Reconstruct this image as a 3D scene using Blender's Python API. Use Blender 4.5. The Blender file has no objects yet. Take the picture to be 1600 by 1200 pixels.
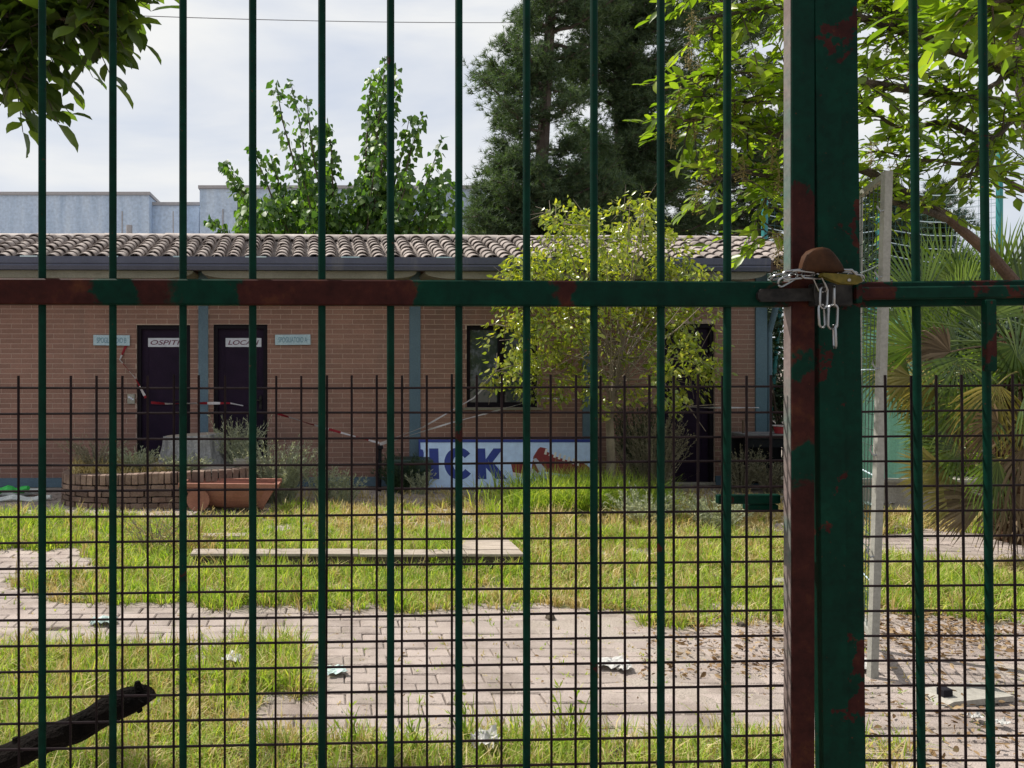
import bpy, math, random
import numpy as np
from mathutils import Vector, Matrix, noise

random.seed(7)
RNG = np.random.default_rng(11)
S = bpy.context.scene
COL = S.collection
R = math.radians
PI = math.pi

# ------------------------------------------------------------ camera, sky, sun, exposure
cam = bpy.data.cameras.new('camera')
cam.sensor_width = 36.0
cam.lens = 27.0
cam.shift_x = 0.18125
cam.shift_y = -0.01875
cam.clip_start = 0.05
cam.clip_end = 2000
camo = bpy.data.objects.new('camera', cam)
camo.location = (0, 0, 1.5)
camo.rotation_euler = (R(90), 0, 0)
COL.objects.link(camo)
S.camera = camo

SUN_EL, SUN_PHI = R(57), R(60)           # sun stands behind the building, to the left
w = bpy.data.worlds.new('World')
S.world = w
w.use_nodes = True
nt = w.node_tree
nt.nodes.clear()
N = nt.nodes.new
out = N('ShaderNodeOutputWorld')
bg = N('ShaderNodeBackground')
bg.inputs['Strength'].default_value = 0.10
sky = N('ShaderNodeTexSky')
sky.sky_type = 'NISHITA'
sky.sun_disc = False
sky.sun_elevation = SUN_EL
sky.sun_rotation = -SUN_PHI
sky.air_density = 1.2
sky.dust_density = 2.0
tc = N('ShaderNodeTexCoord')
mp = N('ShaderNodeMapping')
mp.inputs['Scale'].default_value = (1.1, 1.1, 4.2)
mp.inputs['Rotation'].default_value = (R(8), R(6), R(20))
nz = N('ShaderNodeTexNoise')
nz.inputs['Scale'].default_value = 2.3
nz.inputs['Detail'].default_value = 7
nz.inputs['Roughness'].default_value = 0.5
nz.inputs['Distortion'].default_value = 0.35
cr = N('ShaderNodeValToRGB')
cr.color_ramp.elements[0].position = 0.36
cr.color_ramp.elements[0].color = (0.85, 0.85, 0.85, 1)
cr.color_ramp.elements[1].position = 0.60
cr.color_ramp.elements[1].color = (1, 1, 1, 1)
cc = N('ShaderNodeValToRGB')
cc.color_ramp.elements[0].position = 0.35
cc.color_ramp.elements[0].color = (0.56, 0.60, 0.68, 1)
cc.color_ramp.elements[1].position = 0.66
cc.color_ramp.elements[1].color = (0.74, 0.745, 0.74, 1)
sc10 = N('ShaderNodeMix'); sc10.data_type = 'RGBA'; sc10.blend_type = 'MULTIPLY'
sc10.inputs['Factor'].default_value = 1
sc10.inputs['B'].default_value = (9.5, 9.5, 9.5, 1)
mx = N('ShaderNodeMix'); mx.data_type = 'RGBA'
L = nt.links.new
L(tc.outputs['Generated'], mp.inputs['Vector'])
L(mp.outputs['Vector'], nz.inputs['Vector'])
L(nz.outputs['Fac'], cr.inputs['Fac'])
L(nz.outputs['Fac'], cc.inputs['Fac'])
L(cc.outputs['Color'], sc10.inputs['A'])
L(cr.outputs['Color'], mx.inputs['Factor'])
L(sky.outputs['Color'], mx.inputs['A'])
L(sc10.outputs['Result'], mx.inputs['B'])
L(mx.outputs['Result'], bg.inputs['Color'])
L(bg.outputs['Background'], out.inputs['Surface'])

sun = bpy.data.lights.new('sun', 'SUN')
sun.energy = 5.0
sun.angle = R(0.6)
sun.color = (1.0, 0.95, 0.87)
suno = bpy.data.objects.new('sun', sun)
to_sun = Vector((-math.sin(SUN_PHI) * math.cos(SUN_EL), math.cos(SUN_PHI) * math.cos(SUN_EL), math.sin(SUN_EL)))
suno.rotation_euler = to_sun.to_track_quat('Z', 'Y').to_euler()
suno.location = (-6, 4, 12)
COL.objects.link(suno)

S.view_settings.view_transform = 'Standard'
S.view_settings.look = 'None'
S.view_settings.gamma = 1
S.view_settings.exposure = 0.38
S.view_settings.use_curve_mapping = False


def P(px, py, y):
    """the point of the place seen at a pixel of the photograph, at distance y"""
    return Vector(((px - 510) / 1200 * y, y, 1.5 + (570 - py) / 1200 * y))


def ground_y(py):
    return 1800.0 / (py - 570.0)


# ------------------------------------------------------------ materials
def new_mat(name):
    m = bpy.data.materials.new(name)
    m.use_nodes = True
    return m, m.node_tree, m.node_tree.nodes['Principled BSDF']


def rnd_value(t):
    """a value that differs from piece to piece, joined or single"""
    g = t.nodes.new('ShaderNodeNewGeometry')
    o = t.nodes.new('ShaderNodeObjectInfo')
    a = t.nodes.new('ShaderNodeMath'); a.operation = 'ADD'
    f = t.nodes.new('ShaderNodeMath'); f.operation = 'FRACT'
    t.links.new(g.outputs['Random Per Island'], a.inputs[0])
    t.links.new(o.outputs['Random'], a.inputs[1])
    t.links.new(a.outputs[0], f.inputs[0])
    return f.outputs[0]


def ramp(t, fac, stops):
    c = t.nodes.new('ShaderNodeValToRGB')
    e = c.color_ramp.elements
    while len(e) < len(stops):
        e.new(0.5)
    for el, (p, col) in zip(e, stops):
        el.position = p
        el.color = (*col, 1)
    t.links.new(fac, c.inputs['Fac'])
    return c.outputs['Color']


def noise_tex(t, scale, detail=4, rough=0.55, coord='Object', dist=0.0, stretch=None):
    tcn = t.nodes.new('ShaderNodeTexCoord')
    n = t.nodes.new('ShaderNodeTexNoise')
    n.inputs['Scale'].default_value = scale
    n.inputs['Detail'].default_value = detail
    n.inputs['Roughness'].default_value = rough
    n.inputs['Distortion'].default_value = dist
    src = tcn.outputs[coord]
    if coord == 'World':
        pass
    if stretch:
        m = t.nodes.new('ShaderNodeMapping')
        m.inputs['Scale'].default_value = stretch
        t.links.new(src, m.inputs['Vector'])
        src = m.outputs['Vector']
    t.links.new(src, n.inputs['Vector'])
    return n


def world_noise(t, scale, detail=4, rough=0.55, stretch=None):
    g = t.nodes.new('ShaderNodeNewGeometry')
    n = t.nodes.new('ShaderNodeTexNoise')
    n.inputs['Scale'].default_value = scale
    n.inputs['Detail'].default_value = detail
    n.inputs['Roughness'].default_value = rough
    src = g.outputs['Position']
    if stretch:
        m = t.nodes.new('ShaderNodeMapping')
        m.inputs['Scale'].default_value = stretch
        t.links.new(src, m.inputs['Vector'])
        src = m.outputs['Vector']
    t.links.new(src, n.inputs['Vector'])
    return n


def mixc(t, fac, a, b, mode='MIX'):
    m = t.nodes.new('ShaderNodeMix'); m.data_type = 'RGBA'; m.blend_type = mode
    for sock, v in (('Factor', fac), ('A', a), ('B', b)):
        s = m.inputs[sock]
        if isinstance(v, (int, float)):
            s.default_value = v
        elif isinstance(v, tuple):
            s.default_value = (*v, 1)
        else:
            t.links.new(v, s)
    return m.outputs['Result']


def bump(t, b, h, strength=0.3, dist=0.01):
    n = t.nodes.new('ShaderNodeBump')
    n.inputs['Strength'].default_value = strength
    n.inputs['Distance'].default_value = dist
    t.links.new(h, n.inputs['Height'])
    t.links.new(n.outputs['Normal'], b.inputs['Normal'])


def worn(name, c1, c2, scale=6, rough=0.8, bs=0.3, bd=0.005, per_piece=0.0, metallic=0, c3=None, stretch=None, fine=60):
    """two-tone weathered surface with fine grain and, if asked, a tone of its own for each piece"""
    m, t, b = new_mat(name)
    n = world_noise(t, scale, 6, 0.6, stretch)
    stops = [(0.35, c1), (0.65, c2)] if c3 is None else [(0.3, c1), (0.52, c2), (0.7, c3)]
    col = ramp(t, n.outputs['Fac'], stops)
    if per_piece:
        rv = rnd_value(t)
        g = ramp(t, rv, [(0, (1 - per_piece,) * 3), (1, (1 + per_piece * 0.6,) * 3)])
        col = mixc(t, 1.0, col, g, 'MULTIPLY')
    n2 = world_noise(t, fine, 3, 0.6)
    g2 = ramp(t, n2.outputs['Fac'], [(0.3, (0.82,) * 3), (0.7, (1.12,) * 3)])
    col = mixc(t, 1.0, col, g2, 'MULTIPLY')
    t.links.new(col, b.inputs['Base Color'])
    b.inputs['Roughness'].default_value = rough
    b.inputs['Metallic'].default_value = metallic
    bump(t, b, n2.outputs['Fac'], bs, bd)
    return m


def leaf_mat(name, dark, mid, light, trans=0.45, rough=0.45, spec=0.5, tcol=None):
    m, t, b = new_mat(name)
    rv = rnd_value(t)
    n = world_noise(t, 1.8, 3)
    a = t.nodes.new('ShaderNodeMath'); a.operation = 'MULTIPLY_ADD'
    t.links.new(rv, a.inputs[0]); a.inputs[1].default_value = 0.6
    m2 = t.nodes.new('ShaderNodeMath'); m2.operation = 'MULTIPLY'
    t.links.new(n.outputs['Fac'], m2.inputs[0]); m2.inputs[1].default_value = 0.4
    t.links.new(m2.outputs[0], a.inputs[2])
    col = ramp(t, a.outputs[0], [(0.1, dark), (0.5, mid), (0.9, light)])
    t.links.new(col, b.inputs['Base Color'])
    b.inputs['Roughness'].default_value = rough
    b.inputs['Specular IOR Level'].default_value = spec
    tr = t.nodes.new('ShaderNodeBsdfTranslucent')
    tint = tcol or (1.3, 1.5, 0.45)
    tcn = mixc(t, 1.0, col, tint, 'MULTIPLY')
    t.links.new(tcn, tr.inputs['Color'])
    mxs = t.nodes.new('ShaderNodeMixShader')
    mxs.inputs[0].default_value = trans
    t.links.new(b.outputs[0], mxs.inputs[1])
    t.links.new(tr.outputs[0], mxs.inputs[2])
    t.links.new(mxs.outputs[0], t.nodes['Material Output'].inputs['Surface'])
    return m


def flat(name, c, rough=0.5, metallic=0.0, spec=0.5):
    m, t, b = new_mat(name)
    n = world_noise(t, 14, 5, 0.65)
    g = ramp(t, n.outputs['Fac'], [(0.3, tuple(x * 0.86 for x in c)), (0.7, tuple(min(1, x * 1.1) for x in c))])
    t.links.new(g, b.inputs['Base Color'])
    b.inputs['Roughness'].default_value = rough
    b.inputs['Metallic'].default_value = metallic
    b.inputs['Specular IOR Level'].default_value = spec
    return m


def gate_paint(name, bias=0.0, zones=None, axis='X', wob=0.09, lo=-1.0, hi=1.0, scale=9.0):
    """old green gate paint flaked back to red-brown primer. zones: (position, 'g' or 'r') steps along one axis of the
    member with ragged edges; without zones the flakes are scattered, more green for a larger bias"""
    m, t, b = new_mat(name)
    n = noise_tex(t, scale, 6, 0.62, 'Object', 0.25)
    chips = noise_tex(t, 70, 4, 0.7, 'Object')
    def math_(op, a, c, d=None):
        q = t.nodes.new('ShaderNodeMath'); q.operation = op
        for k, v in enumerate((a, c, d)):
            if v is None: continue
            if isinstance(v, (int, float)): q.inputs[k].default_value = v
            else: t.links.new(v, q.inputs[k])
        return q.outputs[0]
    nn_ = math_('ADD', math_('MULTIPLY', n.outputs['Fac'], .86), math_('MULTIPLY', chips.outputs['Fac'], .14))
    if zones:
        tcn = t.nodes.new('ShaderNodeTexCoord')
        sx = t.nodes.new('ShaderNodeSeparateXYZ')
        t.links.new(tcn.outputs['Object'], sx.inputs[0])
        v = math_('MULTIPLY_ADD', math_('SUBTRACT', nn_, .5), wob * 2.2, sx.outputs[axis])
        mr = t.nodes.new('ShaderNodeMapRange')
        mr.inputs['From Min'].default_value = lo; mr.inputs['From Max'].default_value = hi
        t.links.new(v, mr.inputs['Value'])
        st = []
        for k, (p, c) in enumerate(zones):
            u = (p - lo) / (hi - lo)
            val = 1.0 if c == 'g' else 0.0
            if k: st.append((u - .0006, (1 - val,) * 3))
            st.append((u + .0006, (val,) * 3))
        v = ramp(t, mr.outputs[0], st)
    else:
        v = ramp(t, math_('ADD', nn_, bias), [(.492, (0, 0, 0)), (.5, (1, 1, 1))])
    n3 = noise_tex(t, 13, 5, 0.7, 'Object')
    red = ramp(t, n3.outputs['Fac'], [(.3, (0.016, 0.0045, 0.004)), (.55, (0.030, 0.0075, 0.006)), (.72, (0.055, 0.018, 0.008))])
    grn = ramp(t, n3.outputs['Fac'], [(.3, (0.0005, 0.012, 0.0075)), (.6, (0.0003, 0.0205, 0.012)), (.8, (0.002, 0.027, 0.0155))])
    n2 = noise_tex(t, 45, 6, 0.75, 'Object')
    g = ramp(t, n2.outputs['Fac'], [(0.25, (0.6,) * 3), (0.5, (1,) * 3), (0.75, (1.25,) * 3)])
    col = mixc(t, 1.0, mixc(t, v, red, grn), g, 'MULTIPLY')
    # sparse rust specks
    n4 = noise_tex(t, 120, 3, 0.6, 'Object')
    spk = ramp(t, n4.outputs['Fac'], [(.70, (0, 0, 0)), (.73, (1, 1, 1))])
    col = mixc(t, spk, col, (0.05, 0.018, 0.008))
    t.links.new(col, b.inputs['Base Color'])
    b.inputs['Roughness'].default_value = 0.6
    b.inputs['Specular IOR Level'].default_value = 0.07
    bump(t, b, v, 0.25, 0.0015)
    return m


M = {}
M['soil'] = worn('soil', (0.21, 0.17, 0.14), (0.34, 0.29, 0.25), 1.7, 0.95, 0.7, 0.02, c3=(0.33, 0.29, 0.25), fine=90)
def turf_over(m):
    t = m.node_tree; b = t.nodes['Principled BSDF']
    src = b.inputs['Base Color'].links[0].from_socket
    a = t.nodes.new('ShaderNodeAttribute'); a.attribute_name = 'turf'
    n = world_noise(t, 22, 5, .7)
    g = ramp(t, n.outputs['Fac'], [(.3, (.07, .085, .025)), (.5, (.15, .16, .05)), (.7, (.28, .25, .12))])
    mu = t.nodes.new('ShaderNodeMath'); mu.operation = 'MULTIPLY'; mu.inputs[1].default_value = .85
    t.links.new(a.outputs['Fac'], mu.inputs[0])
    t.links.new(mixc(t, mu.outputs[0], src, g), b.inputs['Base Color'])
turf_over(M['soil'])
M['paver'] = worn('paver_concrete', (0.235, 0.185, 0.16), (0.39, 0.325, 0.29), 2.6, 0.9, 0.9, 0.010, per_piece=0.14, c3=(0.34, 0.285, 0.255), fine=170)
M['brick'] = worn('facade_brick', (0.195, 0.104, 0.082), (0.25, 0.136, 0.105), 1.0, 0.85, 0.25, 0.002, per_piece=0.12, fine=70)
M['mortar'] = worn('mortar', (0.36, 0.27, 0.23), (0.41, 0.31, 0.265), 5, 0.95, 0.4, 0.003)
M['pbrick'] = worn('planter_brick', (0.13, 0.08, 0.062), (0.25, 0.175, 0.135), 5, 0.9, 0.6, 0.008, per_piece=0.35, fine=50)
M['tile'] = worn('clay_tile', (0.17, 0.135, 0.12), (0.31, 0.265, 0.24), 3.5, 0.85, 0.5, 0.004, per_piece=0.2, c3=(0.17, 0.135, 0.12), fine=30)
M['ridge'] = worn('ridge_tile', (0.33, 0.28, 0.25), (0.46, 0.41, 0.38), 4, 0.85, 0.4, 0.004, per_piece=0.12, fine=40)
M['under'] = flat('roof_board', (0.08, 0.055, 0.045), 0.9)
M['gutter'] = worn('gutter_metal', (0.045, 0.05, 0.085), (0.06, 0.066, 0.105), 3, 0.5, 0.1, 0.002)
M['beige'] = worn('soffit_concrete', (0.15, 0.142, 0.112), (0.20, 0.19, 0.155), 3, 0.85, 0.2, 0.003)
M['blue'] = worn('blue_grey_paint', (0.065, 0.115, 0.16), (0.085, 0.14, 0.185), 3, 0.7, 0.15, 0.002)
M['door'] = worn('dark_door', (0.013, 0.0075, 0.019), (0.019, 0.0105, 0.026), 4, 0.55, 0.1, 0.002)
M['doorframe'] = flat('door_frame_dark', (0.010, 0.008, 0.012), 0.6)
M['white'] = flat('white_print', (0.46, 0.48, 0.56), 0.5)
M['paleblue'] = worn('pale_blue_plate', (0.30, 0.42, 0.50), (0.36, 0.48, 0.55), 12, 0.5, 0.05, 0.001)
M['ink'] = flat('maroon_ink', (0.10, 0.02, 0.055), 0.6)
M['inkblue'] = flat('faded_blue_ink', (0.10, 0.20, 0.27), 0.6)
M['signblue'] = flat('banner_blue', (0.006, 0.028, 0.24), 0.5)
M['signwhite'] = flat('banner_pale', (0.50, 0.66, 0.95), 0.5)
M['shoe'] = flat('shoe_red', (0.20, 0.018, 0.02), 0.6)
M['shoelight'] = flat('shoe_cream', (0.70, 0.66, 0.60), 0.6)
M['tapered'] = flat('tape_red', (0.19, 0.014, 0.022), 0.4)
M['tapewhite'] = flat('tape_white', (0.42, 0.40, 0.42), 0.4)
M['concrete'] = worn('old_concrete', (0.20, 0.19, 0.165), (0.34, 0.32, 0.28), 3, 0.9, 0.5, 0.006, c3=(0.28, 0.25, 0.21))
M['farwall'] = worn('grey_blue_render', (0.34, 0.44, 0.58), (0.46, 0.56, 0.70), 1.1, 0.9, 0.1, 0.01, c3=(0.52, 0.61, 0.72), stretch=(2.4, 1, 0.25), fine=9)
M['coping'] = flat('coping', (0.34, 0.33, 0.34), 0.8)
M['plank'] = worn('weathered_plank', (0.25, 0.205, 0.165), (0.38, 0.325, 0.27), 5, 0.85, 0.5, 0.004, per_piece=0.18, stretch=(1, 9, 9), fine=90)
M['bark'] = worn('bark', (0.045, 0.035, 0.026), (0.11, 0.085, 0.06), 9, 0.95, 0.9, 0.02, stretch=(1, 1, 0.3), fine=70)
M['barkred'] = worn('bark_reddish', (0.06, 0.035, 0.025), (0.13, 0.08, 0.055), 12, 0.9, 0.7, 0.01, stretch=(1, 1, 0.3), fine=80)
M['barktan'] = worn('bark_tan', (0.13, 0.105, 0.08), (0.24, 0.20, 0.15), 12, 0.9, 0.5, 0.006, stretch=(1, 1, 0.3), fine=80)
M['barkdark'] = worn('bark_dark', (0.0022, 0.0017, 0.0014), (0.008, 0.006, 0.005), 12, 0.95, 1.0, 0.012, fine=80)
M['barkgrey'] = worn('bark_grey_stump', (0.17, 0.17, 0.175), (0.34, 0.34, 0.34), 9, 0.9, 1.0, 0.02, stretch=(3, 3, 0.25), fine=40)
M['pinebark'] = worn('pine_bark', (0.06, 0.045, 0.035), (0.11, 0.085, 0.07), 5, 0.95, 0.8, 0.02)
M['terracotta'] = worn('terracotta', (0.24, 0.095, 0.065), (0.31, 0.14, 0.10), 3, 0.75, 0.25, 0.003)
M['wire'] = worn('rusty_mesh_wire', (0.006, 0.003, 0.004), (0.014, 0.007, 0.008), 25, 0.6, 0.1, 0.001)
M['wire'].node_tree.nodes['Principled BSDF'].inputs['Specular IOR Level'].default_value = 0.12
M['bar'] = gate_paint('bar_paint', 0.13, scale=7)
M['rail'] = gate_paint('rail_paint', zones=[(-1.6, 'r'), (-.435, 'g'), (-.345, 'r'), (-.30, 'g'), (-.165, 'r'), (.17, 'g'), (.445, 'r'), (.49, 'g'), (.88, 'r')], lo=-1.6, hi=1.0, wob=.10)
M['redpost'] = gate_paint('left_post_paint', zones=[(0, 'r'), (1.27, 'g'), (1.36, 'r'), (1.49, 'g'), (1.53, 'r'), (1.84, 'g'), (2.25, 'r')], axis='Z', lo=0, hi=2.6, wob=.13)
M['greenpost'] = gate_paint('right_post_paint', 0.078, scale=8)
M['bolt'] = worn('black_bolt_steel', (0.012, 0.012, 0.012), (0.03, 0.028, 0.026), 30, 0.45, 0.2, 0.001, metallic=0.4)
M['chrome'] = flat('galvanised_chain', (0.26, 0.265, 0.27), 0.28, 1.0)
M['rust'] = worn('rusty_cap', (0.022, 0.010, 0.005), (0.055, 0.024, 0.011), 22, 0.6, 0.3, 0.001)
M['brass'] = worn('dull_brass', (0.07, 0.06, 0.012), (0.12, 0.09, 0.018), 30, 0.5, 0.1, 0.001, metallic=0.3)
M['greyframe'] = worn('grey_white_frame_paint', (0.24, 0.235, 0.21), (0.29, 0.285, 0.255), 7, 0.6, 0.05, 0.002)
M['greenwire'] = flat('dark_green_wire', (0.03, 0.06, 0.045), 0.5)
M['teal'] = flat('teal_paint', (0.02, 0.20, 0.20), 0.55)
M['net'] = flat('net_cord', (0.03, 0.10, 0.115), 0.8)
M['rope'] = flat('white_rope', (0.45, 0.55, 0.60), 0.8)
M['sheet'] = worn('mint_screen_sheet', (0.15, 0.40, 0.29), (0.22, 0.50, 0.38), 2.5, 0.7, 0.15, 0.004, stretch=(4, 4, 0.5))
M['black'] = flat('sooty_black', (0.014, 0.014, 0.018), 0.8)
M['slate'] = worn('dark_slate_top', (0.08, 0.08, 0.09), (0.16, 0.15, 0.15), 8, 0.8, 0.3, 0.003)
M['binred'] = flat('red_plastic', (0.30, 0.02, 0.03), 0.5)
M['bin'] = flat('dark_green_plastic', (0.012, 0.035, 0.03), 0.5)
M['tarp'] = worn('grey_white_tarp', (0.42, 0.45, 0.45), (0.60, 0.62, 0.60), 9, 0.6, 0.5, 0.01)
M['tarpgreen'] = flat('bright_green_plastic', (0.03, 0.42, 0.07), 0.5)
M['paper'] = flat('white_scrap', (0.44, 0.43, 0.41), 0.7)
M['cyan'] = flat('pale_cyan_plastic', (0.40, 0.50, 0.48), 0.4)
M['cable'] = flat('cable', (0.10, 0.10, 0.11), 0.7)
M['litter'] = leaf_mat('dead_leaf', (0.08, 0.045, 0.02), (0.22, 0.14, 0.07), (0.42, 0.32, 0.2), 0.2, 0.8, 0.2, (1.1, 0.9, 0.5))
M['grass'] = leaf_mat('grass_blade', (0.12, 0.21, 0.03), (0.30, 0.42, 0.065), (0.58, 0.57, 0.18), 0.5, 0.6, 0.25, (1.25, 1.3, 0.45))
M['grassdry'] = leaf_mat('dry_grass_blade', (0.30, 0.25, 0.09), (0.50, 0.42, 0.19), (0.68, 0.58, 0.36), 0.35, 0.7, 0.2, (1.15, 1.0, 0.6))
M['magnolia'] = leaf_mat('magnolia_leaf', (0.035, 0.062, 0.016), (0.07, 0.11, 0.024), (0.17, 0.23, 0.035), 0.5, 0.4, 0.5)
M['privet'] = leaf_mat('privet_leaf', (0.07, 0.115, 0.014), (0.16, 0.235, 0.024), (0.33, 0.38, 0.05), 0.56, 0.35, 0.6, (1.4, 1.6, 0.4))
M['berry'] = leaf_mat('panicle', (0.16, 0.15, 0.04), (0.30, 0.25, 0.09), (0.38, 0.28, 0.16), 0.25, 0.6, 0.3, (1.1, 1.0, 0.5))
M['poplar'] = leaf_mat('poplar_leaf', (0.03, 0.075, 0.025), (0.075, 0.15, 0.035), (0.20, 0.31, 0.055), 0.45, 0.42, 0.5)
M['yellowtree'] = leaf_mat('yellowing_leaf', (0.12, 0.17, 0.028), (0.25, 0.31, 0.045), (0.50, 0.47, 0.08), 0.5, 0.28, 0.8, (1.25, 1.3, 0.4))
M['pine'] = leaf_mat('pine_needles', (0.035, 0.062, 0.036), (0.062, 0.10, 0.052), (0.12, 0.155, 0.075), 0.35, 0.6, 0.3)
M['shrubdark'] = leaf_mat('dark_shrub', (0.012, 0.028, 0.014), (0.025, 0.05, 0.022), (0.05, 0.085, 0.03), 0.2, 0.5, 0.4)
M['grey_herb'] = leaf_mat('grey_green_herb', (0.24, 0.27, 0.19), (0.37, 0.40, 0.29), (0.58, 0.60, 0.46), 0.4, 0.8, 0.2, (1.1, 1.1, 0.7))
M['dryherb'] = leaf_mat('dry_brown_herb', (0.13, 0.12, 0.085), (0.25, 0.23, 0.16), (0.40, 0.37, 0.27), 0.3, 0.8, 0.2, (1.1, 1.0, 0.7))
M['palm'] = leaf_mat('palm_green', (0.035, 0.068, 0.016), (0.09, 0.14, 0.025), (0.20, 0.26, 0.055), 0.4, 0.4, 0.5)
M['palmyellow'] = leaf_mat('palm_yellow', (0.14, 0.13, 0.03), (0.26, 0.23, 0.06), (0.40, 0.34, 0.14), 0.35, 0.5, 0.4, (1.2, 1.1, 0.5))
M['palmdead'] = leaf_mat('palm_dead', (0.06, 0.04, 0.022), (0.14, 0.10, 0.06), (0.24, 0.18, 0.12), 0.2, 0.7, 0.2, (1.1, 0.95, 0.6))
M['fibre'] = worn('palm_fibre', (0.03, 0.018, 0.01), (0.09, 0.05, 0.03), 14, 0.95, 1.0, 0.03, stretch=(2, 2, 1), fine=50)
_m, _t, _b = new_mat('window_glass')
_b.inputs['Base Color'].default_value = (0.035, 0.05, 0.05, 1)
_b.inputs['Roughness'].default_value = 0.06
_b.inputs['Specular IOR Level'].default_value = 0.55
M['glass'] = _m


def stained(key, c, lo, hi, stretch):
    t = M[key].node_tree; b = t.nodes['Principled BSDF']
    src = b.inputs['Base Color'].links[0].from_socket
    n = world_noise(t, 1.0, 5, .6, stretch)
    f = ramp(t, n.outputs['Fac'], [(lo, (0, 0, 0)), (hi, (.55,) * 3)])
    t.links.new(mixc(t, f, src, c), b.inputs['Base Color'])
stained('brick', (0.12, 0.085, 0.075), .52, .72, (2.2, 1, .5))
stained('concrete', (0.10, 0.09, 0.07), .5, .7, (3, 3, 1))
stained('paver', (0.13, 0.11, 0.075), .54, .72, (3.0, 4.0, 1))
stained('gutter', (0.12, 0.12, 0.13), .60, .72, (5, 1, .6))
for k_ in ('door', 'barkdark', 'bolt', 'rust', 'brass', 'doorframe', 'black', 'under', 'paper', 'tapered', 'tapewhite', 'fibre'):
    M[k_].node_tree.nodes['Principled BSDF'].inputs['Specular IOR Level'].default_value = .08
for k_ in ('bolt', 'brass'):
    M[k_].node_tree.nodes['Principled BSDF'].inputs['Metallic'].default_value = 0

# ------------------------------------------------------------ mesh building
class MB:
    def __init__(self):
        self.v, self.f = [], []

    def add(self, vs, fs, mat=None):
        o = len(self.v)
        self.v += [tuple((mat @ Vector(q)) if mat else q) for q in vs]
        self.f += [tuple(i + o for i in q) for q in fs]
        return self

    def box(self, x0, x1, y0, y1, z0, z1, mat=None):
        vs = [(x0, y0, z0), (x1, y0, z0), (x1, y1, z0), (x0, y1, z0), (x0, y0, z1), (x1, y0, z1), (x1, y1, z1), (x0, y1, z1)]
        fs = [(0, 3, 2, 1), (4, 5, 6, 7), (0, 1, 5, 4), (1, 2, 6, 5), (2, 3, 7, 6), (3, 0, 4, 7)]
        return self.add(vs, fs, mat)

    def bevbox(self, sx, sy, sz, b, mat=None):
        """box centred on the origin with its edges chamfered all round"""
        vs, fs = [], []
        for z, k in ((-sz, b), (-sz + b, 0), (sz - b, 0), (sz, b)):
            for (x, y) in ((-1, -1), (1, -1), (1, 1), (-1, 1)):
                vs.append((x * (sx - k), y * (sy - k), z))
        for l in range(3):
            for i in range(4):
                j = (i + 1) % 4
                fs.append((l * 4 + i, l * 4 + j, l * 4 + 4 + j, l * 4 + 4 + i))
        fs.append((3, 2, 1, 0)); fs.append((12, 13, 14, 15))
        return self.add(vs, fs, mat)

    def tube(self, pts, rad, n=8, closed=False):
        pts = [Vector(p) for p in pts]
        if not isinstance(rad, (list, tuple)):
            rad = [rad] * len(pts)
        o = len(self.v)
        m = len(pts)
        ref = None
        for i, p in enumerate(pts):
            if closed:
                d = pts[(i + 1) % m] - pts[i - 1]
            else:
                d = pts[min(i + 1, m - 1)] - pts[max(i - 1, 0)]
            d.normalize()
            if ref is None:
                ref = Vector((0, 0, 1)) if abs(d.z) < 0.9 else Vector((1, 0, 0))
            a = d.cross(ref); a.normalize()
            b_ = d.cross(a); b_.normalize()
            ref = -b_ if False else ref
            for k in range(n):
                t = 2 * PI * k / n
                q = p + (a * math.cos(t) + b_ * math.sin(t)) * rad[i]
                self.v.append(tuple(q))
        rings = m if closed else m - 1
        for i in range(rings):
            for k in range(n):
                k2 = (k + 1) % n
                i2 = (i + 1) % m
                self.f.append((o + i * n + k, o + i * n + k2, o + i2 * n + k2, o + i2 * n + k))
        if not closed:
            self.f.append(tuple(o + k for k in range(n))[::-1])
            self.f.append(tuple(o + (m - 1) * n + k for k in range(n)))
        return self

    def prism(self, poly, y0, y1, mat=None):
        """poly in x,z extruded along y"""
        n = len(poly)
        vs = [(x, y0, z) for x, z in poly] + [(x, y1, z) for x, z in poly]
        fs = [tuple(range(n)), tuple(range(2 * n - 1, n - 1, -1))]
        for i in range(n):
            j = (i + 1) % n
            fs.append((j, i, n + i, n + j))
        return self.add(vs, fs, mat)

    def mesh(self, name, smooth=False):
        me = bpy.data.meshes.new(name)
        me.from_pydata(self.v, [], self.f)
        me.update()
        if smooth:
            me.shade_smooth()
            try:
                me.set_sharp_from_angle(angle=R(40))
            except Exception:
                pass
        return me


def world_of(o):
    m = o.matrix_basis.copy()
    while o.parent:
        o = o.parent
        m = o.matrix_basis @ m
    return m


def tag(o, label=None, cat=None, group=None, kind=None):
    if label: o['label'] = label
    if cat: o['category'] = cat
    if group: o['group'] = group
    if kind: o['kind'] = kind
    return o


def thing(name, loc, label, cat, group=None, rot=(0, 0, 0)):
    o = bpy.data.objects.new(name, None)
    o.empty_display_size = 0.1
    o.location = loc
    o.rotation_euler = rot
    COL.objects.link(o)
    bpy_mat = Matrix.LocRotScale(Vector(loc), o.rotation_euler, None)
    o.matrix_basis = bpy_mat
    return tag(o, label, cat, group)


def put(name, me, mat, parent=None, m=None, world=False, **kw):
    """link a mesh as one object; world=True: its coordinates are those of the place"""
    if isinstance(me, MB):
        me = me.mesh(name)
    if mat is not None and not me.materials:
        me.materials.append(mat)
    o = bpy.data.objects.new(name, me)
    if parent:
        o.parent = parent
        if world:
            inv = world_of(parent).inverted()
            if m is None:
                me.transform(inv)
            else:
                m = inv @ m
    if m is not None:
        o.matrix_basis = m
    COL.objects.link(o)
    tag(o, **kw)
    return o


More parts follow.
